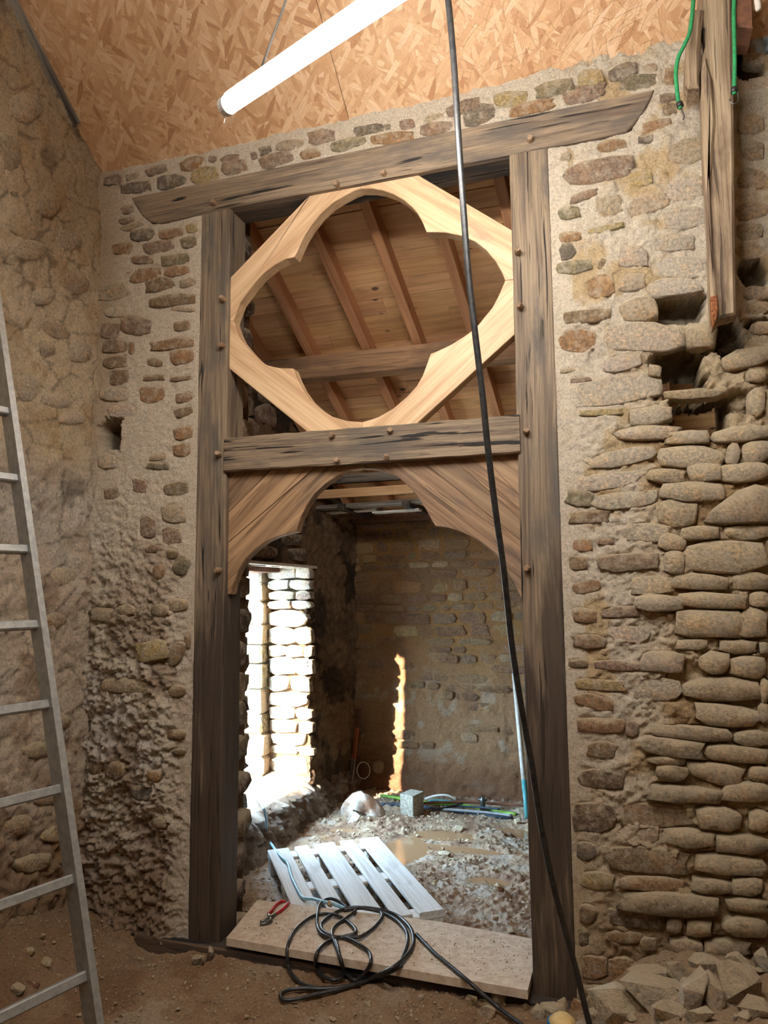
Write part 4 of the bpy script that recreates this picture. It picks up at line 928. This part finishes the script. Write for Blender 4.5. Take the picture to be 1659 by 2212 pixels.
V, F = prism([tuple(on_y(x, y, -.02)[[0, 2]]) for x, y in ((1575, 60), (1655, 60), (1652, 160), (1612, 168), (1578, 200))], -.02, .0, .004)
V, F = beam(on_y(1500, -55, HY+.05), on_y(1690, -62, HY+.05), .14, .09, up=(0, 0, 1)); cb = mk('cross_beam', V, F, M['hewn'], grain=((0, 0, 0), (1, 0, 0))); tag(cb, 'crosswise beam over the hewn timber at the top right corner', 'beam')
st_ = thing('elastic_strap', 'green elastic strap with black hooks slung around the hewn timber', 'strap', tuple(on_y(1585, 200, HY-.03)))
def eP(L, Y): return [on_y(x, y, Y) for x, y in L]
Ya = HY-.055
pa_ = eP([(1588, -30), (1585, 25), (1586, 70), (1587, 130), (1586, 203)], Ya); pb_ = eP([(1500, -30), (1492, 60), (1479, 96), (1466, 122), (1460, 155), (1462, 190), (1466, 222), (1470, 234)], Ya)
V, F = tubev(spline(pa_, 5), .0075, 8); mk('cord', V, F, M['green'], st_, smooth=True)
V, F = tubev(spline(pb_, 5), .0075, 8); mk('cord', V, F, M['green'], st_, smooth=True)
V, F = tubev(spline(eP([(1588, -30), (1560, -48), (1520, -48), (1500, -30)], Ya-.02), 5), .0075, 8); mk('cord', V, F, M['green'], st_, smooth=True)
for L in ([(1586, 190), (1586, 200)], [(1467, 222), (1470, 231)]):
    V, F = tubev(eP(L, Ya), .0125, 10); mk('ferrule', V, F, M['rubber'], st_, smooth=True)
for L in ([(1591, 192), (1595, 205), (1594, 218), (1586, 225), (1579, 221), (1576, 214)], [(1472, 236), (1476, 246), (1478, 254), (1475, 258)]):
    V, F = tubev(spline(eP(L, Ya), 4), .003, 6); mk('hook', V, F, M['steel'], st_, smooth=True)
V, F = tubev(spline(eP([(1633, -30), (1636, 0), (1639, 22)], HY-.1), 4), [.011]*8+[.008], 8); ro = mk('rope_end', V, F, M['white'], smooth=True); tag(ro, 'short whitish rope end dangling at the top right corner', 'rope')

# ------------------------------------------------------------------ rubble heap and loose stones in front
RUB = [(1345, 2178, 132, 62, 't', 'broad flat plaster slab lying nearest the foot of the right oak post'), (1412, 2148, 130, 66, 't', 'large sloping plaster slab in the middle of the rubble heap'),
       (1408, 2116, 86, 34, 't', 'ridged lump leaning behind the large sloping plaster slab'), (1466, 2108, 44, 52, 't', 'knobbly upright lump left of the pointed rubble stone'),
       (1500, 2140, 46, 84, 'w', 'pointed upright stone in the middle of the rubble heap'), (1530, 2088, 72, 40, 'w', 'pale block with a dark underside on top of the rubble heap'),
       (1543, 2150, 44, 70, 't', 'narrow upright chunk right of the pointed rubble stone'), (1606, 2140, 92, 84, 't', 'biggest rounded rubble boulder near the right edge'),
       (1650, 2080, 32, 50, 'w', 'pale chunk standing at the right edge atop the heap'), (1600, 2084, 52, 28, 't', 'low flat chunk just left of the chunk at the right edge'),
       (1634, 2184, 66, 44, 'b', 'rubble chunk coloured brown for the shadow below the biggest boulder'), (1448, 2192, 64, 40, 't', 'grey chunk at the bottom edge below the large sloping slab'),  # the brown chunk carries the boulder's shadow in its colour
       (1512, 2202, 56, 26, 't', 'flat chunk at the bottom edge below the pointed stone'), (1218, 2178, 24, 28, 'y', 'small yellowish stone against the front of the right post'),
       (1190, 2186, 50, 24, 'w', 'long pale stone left of the right post foot'), (1247, 2178, 30, 24, 'o', 'small ochre stone touching the hanging cable'),
       (1280, 2168, 26, 42, 't', 'small upright chunk between hanging cable and flat slab'), (1277, 2200, 28, 24, 't', 'small round stone beside the hanging cable at bottom edge'),
       (1378, 2102, 20, 22, 'o', 'little stone perched at the left end of the ridged lump'), (1416, 2096, 26, 16, 't', 'little flat stone at the wall above the ridged lump'),
       (1072, 2158, 34, 36, 't', 'pale stone tucked under the front edge of the threshold board'), (1016, 2166, 26, 20, 'y', 'small yellow stone left of the cable tail below the board'),
       (1048, 2192, 38, 28, 't', 'stone lying left of the cable tail near the bottom edge'), (1163, 2194, 28, 28, 'w', 'white-dusted stone below the long pale stone'),
       (1135, 2182, 16, 14, 'o', 'tiny ochre stone between cable tail and right post'), (364, 2036, 46, 24, 'K', 'dark earth clod beside the left end of the oak sill'),
       (420, 2080, 32, 22, 'K', 'dark brown clod on the dirt in front of the left post'), (446, 2066, 20, 26, 'K', 'upright dark clod nearest the sill by the left post'),
       (58, 2060, 20, 16, 'y', 'small yellow stone left of the ladder'), (84, 2026, 14, 12, 'y', 'tiny yellow stone by the foot of the left wall'),
       (90, 2084, 26, 20, 'y', 'yellow stone nearest the ladder stile on the dirt'), (30, 2142, 30, 24, 't', 'dull stone under the brown lath at the left edge'),
       (790, 2176, 16, 10, 't', 'lone pebble on the dirt floor below the cable coil'), (905, 2160, 14, 10, 'w', 'lone white pebble below the front of the board')]
for i, (px, py, sw, sh, c, lab) in enumerate(RUB):
    rs = np.random.RandomState(i+500); p = on_floor(px, py+sh*.35); dep = float((p-CAM)@AF); k = dep/FPX
    o = p+np.array([0, .02, sh*k*.30]); V, F = chunk((0, 0, 0), (1, 1, 1), rs, 22)
    V = V/np.abs(V).max(0)*np.array([sw*k/2*1.2, max(sh, sw*.6)*k/2*.95, sh*k/2*1.3]); a = rs.uniform(-.25, .25)
    R = np.array([[math.cos(a), 0, -math.sin(a)], [0, 1, 0], [math.sin(a), 0, math.cos(a)]]); V = V@R.T+o
    ob = mk('rubble_stone', V, F, M['stone'], color=vary(c, rs, .06)); tag(ob, lab, 'stone', 'loose stones of the front room')
for i in range(26):                                                        # the smaller pieces wedged between the big ones
    rs = np.random.RandomState(i+800); px, py = rs.uniform(1300, 1655), rs.uniform(2070, 2205)
    if py < 2150-.30*(px-1300): continue
    p = on_floor(px, py); k = float((p-CAM)@AF)/FPX; sw = rs.uniform(14, 34); V, F = chunk((0, 0, 0), (sw*k, sw*k, sw*k*.8), rs, 16)
    ob = mk('rubble_stone', V+p+Ez*sw*k*.2, F, M['stone'], color=vary('tw'[i % 2], rs, .06)); tag(ob, 'small dusty rubble piece wedged between the larger slabs of the heap', 'stone', 'small pieces of the rubble heap')
p0 = on_floor(-6, 2104)+Ez*.012; p1 = on_floor(84, 2136)+Ez*.010
o = timber('wooden_lath', p0-np.array([.15, .02, 0]), p1, .022, .014, M['terra']); tag(o, 'thin brown wooden lath lying in the dirt behind the ladder', 'lath')
p = on_floor(1215, 2212)+Ez*.0
cp = thing('lid', 'cream plastic lid with a blue rim at the bottom edge', 'lid', tuple(p))
V, F = tubev([p-Ez*.03, p+Ez*.012, p+Ez*.028], [.05, .048, .03], 20); mk('cap', V, F, M['cream'], cp, smooth=True)
V, F = tubev([p+Ez*.0, p+Ez*.010], .054, 20); mk('rim', V, F, M['bluepaint'], cp, smooth=True)

# ------------------------------------------------------------------ back room: block, sack, pipes, leaning poles
ZB = -.13
b0 = on_z(893, 1770, ZB); ang = math.atan2(*(on_z(863, 1764, ZB)-b0)[[1, 0]]); R = np.array([[math.cos(ang), -math.sin(ang), 0], [math.sin(ang), math.cos(ang), 0], [0, 0, 1]])
V, F = beam(b0-Ez*.01+R@np.array([.055, -.07, 0]), b0+Ez*.165+R@np.array([.055, -.07, 0]), .15, .115, up=R@np.array([1., 0, 0]), bev=.005)
o = mk('concrete_block', V, F, M['concrete']); tag(o, 'small upright concrete block on the clay in front of the pipes', 'block')
# crumpled sack
s0 = on_z(778, 1772, ZB)
U, Vv = np.meshgrid(np.linspace(-1, 1, 16), np.linspace(0, 1, 12), indexing='ij')
sx = U*.165*(1-.35*Vv**3); sz_ = Vv*.205*(1-.25*np.abs(U)**2.2); sy = -.03-.05*np.cos(U*1.6)*(1-Vv*.6)+.035*fbm(U, Vv, 2.2, 3, 201)+.02*np.abs(np.sin(U*4+Vv*2))
A = np.stack([s0[0]+sx, s0[1]+sy+.05, s0[2]+sz_-.01], -1); A2 = A.copy(); A2[..., 1] += .07*(1-Vv)+.012
n_, m_ = U.shape; V = np.concatenate([A.reshape(-1, 3), A2.reshape(-1, 3)]); F = []; K = n_*m_
for i in range(n_-1):
    for j in range(m_-1):
        a = i*m_+j; F += [(a, a+m_, a+m_+1, a+1), (K+a, K+a+1, K+a+m_+1, K+a+m_)]
for j in range(m_-1): F += [(j, j+1, K+j+1, K+j), ((n_-1)*m_+j, K+(n_-1)*m_+j, K+(n_-1)*m_+j+1, (n_-1)*m_+j+1)]
for i in range(n_-1): a = i*m_+m_-1; F.append((a, a+m_, K+a+m_, K+a))
o = mk('sack', V, F, M['sack'], smooth=True); tag(o, 'crumpled dusty whitish sack slumped near the far left corner', 'sack')
q = on_z(757, 1782, ZB); V, F = beam(q+Ez*.0, q+np.array([.05, .02, .075]), .05, .012, up=(0, 1, 0)); o = mk('plastic_scrap', V, F, M['white']); tag(o, 'small white plastic scrap in front of the sack', 'scrap')
q0, q1 = on_z(762, 1750, ZB+.09), on_z(800, 1764, ZB+.02); V, F = tubev([q0, q1], .006, 6); o = mk('stick', V, F, M['greyplank'], grain=(q0, q1-q0)); tag(o, 'thin pale stick lying across the sack', 'stick')
def pipe(name, L, r, mat, label, zs=None):
    P = [on_z(x, y, z) for x, y, z in L]; o = cable(name, P, r, mat, label, 'pipe', 5, 8); o['group'] = 'pipes along the far wall'; return o
z_ = ZB+.015
pipe('pipe', [(822, 1719, z_+.02), (850, 1722, z_+.02), (910, 1733, z_+.02), (960, 1736, z_+.01), (1000, 1740, z_), (1060, 1750, z_), (1115, 1760, z_)], .013, M['limegreen'], 'lime green conduit running behind the concrete block')
pipe('pipe', [(915, 1735, z_+.05), (960, 1733, z_+.05), (1020, 1733, z_+.045), (1080, 1737, z_+.04), (1140, 1741, z_+.04)], .010, M['copper'], 'brownish copper pipe on top of the pipe bundle')
pipe('pipe', [(822, 1738, z_), (860, 1738, z_), (915, 1744, z_), (980, 1752, z_), (1040, 1759, z_), (1108, 1766, z_)], .014, M['bluepipe'], 'dark blue-black pipe lowest at the front of the bundle')
pipe('pipe', [(950, 1748, z_+.02), (1000, 1751, z_+.02), (1060, 1756, z_+.02), (1105, 1762, z_+.02)], .010, M['greypipe'], 'grey pipe lying against the dark blue-black pipe')
pipe('pipe', [(928, 1754, z_+.015), (960, 1745, z_+.03), (1000, 1735, z_+.055)], .008, M['rubber'], 'short black tube crossing the pipe bundle at a slant')
pipe('pipe', [(918, 1726, z_+.02), (940, 1719, z_+.05), (965, 1718, z_+.06), (985, 1727, z_+.03)], .009, M['white'], 'white bent hose arching behind the concrete block')
pipe('pipe', [(926, 1730, z_+.04), (950, 1729, z_+.04), (985, 1732, z_+.04)], .008, M['teal'], 'short teal tube under the white bent hose')
pipe('pipe', [(960, 1742, z_+.035), (1020, 1743, z_+.03), (1080, 1748, z_+.03)], .007, M['bluepipe'], 'thin dark tube between copper pipe and grey pipe')
q = on_z(1043, 1750, ZB+.02); vv = thing('valve', 'dull metal valve standing up among the pipes', 'valve', tuple(q))
V, F = tubev([q, q+Ez*.02, q+Ez*.05, q+Ez*.06, q+Ez*.10], [.020, .022, .016, .024, .013], 10); mk('body', V, F, M['steel'], vv, smooth=True)
V, F = tubev([q+Ez*.075-np.array([.035, 0, 0]), q+Ez*.075+np.array([.035, 0, 0])], .009, 8); mk('handle', V, F, M['steel'], vv, smooth=True)
q = on_z(1128, 1752, ZB+.03); V, F = chunk((0, 0, 0), (1, 1, 1), np.random.RandomState(8), 18); V = V/np.abs(V).max(0)*np.array([.07, .05, .028])+q; o = mk('flat_stone', V, F, M['stone'], color=lin(SC['d'])); tag(o, 'flat grey stone at the right end of the pipe bundle', 'stone')
# white pole and marked board leaning in the corners
p0 = on_z(1140, 1772, ZB); p1 = on_y(1110, 1455, 2.88); lp = thing('pole', 'white pole with a teal lower end leaning on the far wall', 'pole', tuple(p0))
k = .26; V, F = tubev([p0, p0+(p1-p0)*k], .019, 8); mk('painted_end', V, F, M['teal'], lp, smooth=True); V, F = tubev([p0+(p1-p0)*k, p1], [.019, .017], 8); mk('shaft', V, F, M['white'], lp, smooth=True)
p0 = on_z(760, 1712, -.14); p1 = on_y(776, 1532, 2.93); lb = thing('leaning_board', 'narrow pale board with an orange band leaning in the dark far corner', 'board', tuple(p0))
p0 = np.array([p0[0], 2.80, -.14]); p0[:2] = on_y(755, 1715, 2.80)[:2]; pm = p0+(p1-p0)*.42; pn = p0+(p1-p0)*.78
for nm, a, b, mt in (('shaft', p0, pm, 'greyplank'), ('band', pm, pn, 'orange'), ('tip', pn, p1, 'terra')): timber(nm, a, b, .038, .018, M[mt], lb, up=(.3, 1, 0))
wl = [on_y(785+14*math.cos(t), 1664+18*math.sin(t), 2.85-.004*i) for i, t in enumerate(np.linspace(0, 11, 30))]
o = cable('wire_coil', wl, .003, M['white'], 'thin white wire coil hanging by the leaning board', 'wire', 2, 5)
rs = np.random.RandomState(31)
MS = [(1078, 1918, 26, 18, 'o', 'ochre stone lying in the puddle on the back floor'), (993, 1790, 24, 12, 't', 'pale rounded stone between puddles near the pipes'), (1106, 2015, 22, 18, 't', 'squarish stone by the back edge of the threshold board'), (960, 1845, 30, 12, 'w', 'pale clod with a dark underside beside the pallet'),
      (1118, 1776, 20, 16, 't', 'small clod below the flat grey stone'), (1072, 1746, 14, 8, 'o', 'little brown stone sitting on the pipes'), (1043, 1766, 12, 10, 't', 'little clod in front of the valve'), (712, 1954, 14, 12, 'o', 'small brick-red chip on the back edge of the threshold board')]
for i, (px, py, sw, sh, c, lab) in enumerate(MS):
    p = on_floor(px, py+sh*.3, zback) if i < 7 else on_z(px, py+3, BZ+.004); k = float((p-CAM)@AF)/FPX; V, F = chunk((0, 0, 0), (1, 1, 1), rs, 18)
    V = V/np.abs(V).max(0)*np.array([sw*k/2, sw*k*.4, sh*k*.62])+p+Ez*sh*k*.3; o = mk('stone', V, F, M['stone'], color=vary(c, rs, .05)); tag(o, lab, 'stone', 'stones on the back room floor')
# loft timbers at the eaves of the back room
def loft(L, Y, h, dpt, mat, lab, x0=-.62, x1=3.25, nm='eaves_plank'):
    a, b = on_y(*L[0], Y), on_y(*L[1], Y); s = (b-a)/(b[0]-a[0]); p, q = a+s*(x0-a[0]), a+s*(x1-a[0]); o = timber(nm, p, q, dpt, h, mat, seg=6, wob=.001, bev=.002); return tag(o, lab, 'plank')
loft(((700, 1068), (890, 1056)), 2.25, .068, .03, M['pine'], 'fresh pale pine board across the eaves of the back room')
loft(((690, 1098), (910, 1083)), 2.30, .030, .13, M['greyplank'], 'weathered grey plank below the fresh pine board')
loft(((740, 1035), (865, 1027)), 2.30, .070, .05, M['greyplank'], 'grey rail high behind the fresh pine board')
loft(((705, 1109), (830, 1100)), 2.45, .014, .10, M['white'], 'thin whitish slat under the grey plank, left one', on_y(702, 1109, 2.45)[0], on_y(832, 1100, 2.45)[0], 'thin_lath')
loft(((810, 1108), (905, 1101)), 2.40, .014, .10, M['white'], 'thin whitish slat under the grey plank, right one', on_y(808, 1108, 2.40)[0], on_y(908, 1101, 2.40)[0], 'thin_lath')
loft(((775, 1121), (930, 1114)), 2.93, .06, .12, M['terra'], 'brown wall plate on top of the far wall', -.62, 3.25, 'plate_timber')
for x, wh in ((-.30, 'first'), (.22, 'second'), (.75, 'third'), (1.4, 'fourth')): o = timber('loft_joist', (x, 2.2, 2.165), (x, 3.1, 2.165), .06, .05, M['oak_dark'], bev=.002); tag(o, 'dark loft joist over the far wall, '+wh+' from the window wall', 'joist', 'dark loft joists')
# outside
gr = []; V = []; F = []; n = 0; rs = np.random.RandomState(3)
for k in range(900):
    c = on_x(rs.uniform(530, 585), rs.uniform(1668, 1712), -1.0-.12*rs.rand()); c[2] = .10; h = rs.uniform(.06, .15); a = rs.uniform(0, 6.28); d2 = np.array([math.cos(a), math.sin(a), 0])*.009; t = c+np.array([rs.uniform(-.04, .04), rs.uniform(-.04, .04), h])
    V += [c-d2, c+d2, t]; F.append((n, n+1, n+2)); n += 3
o = mk('grass', V, F, M['grass'], kind='stuff'); tag(o, 'tuft of green grass growing outside the window opening', 'grass')
V, F = boxv((-9, 9.5, 1.6), (9, .3, 3.6)); o = mk('outside_wall', V, F, M['render'], kind='structure')
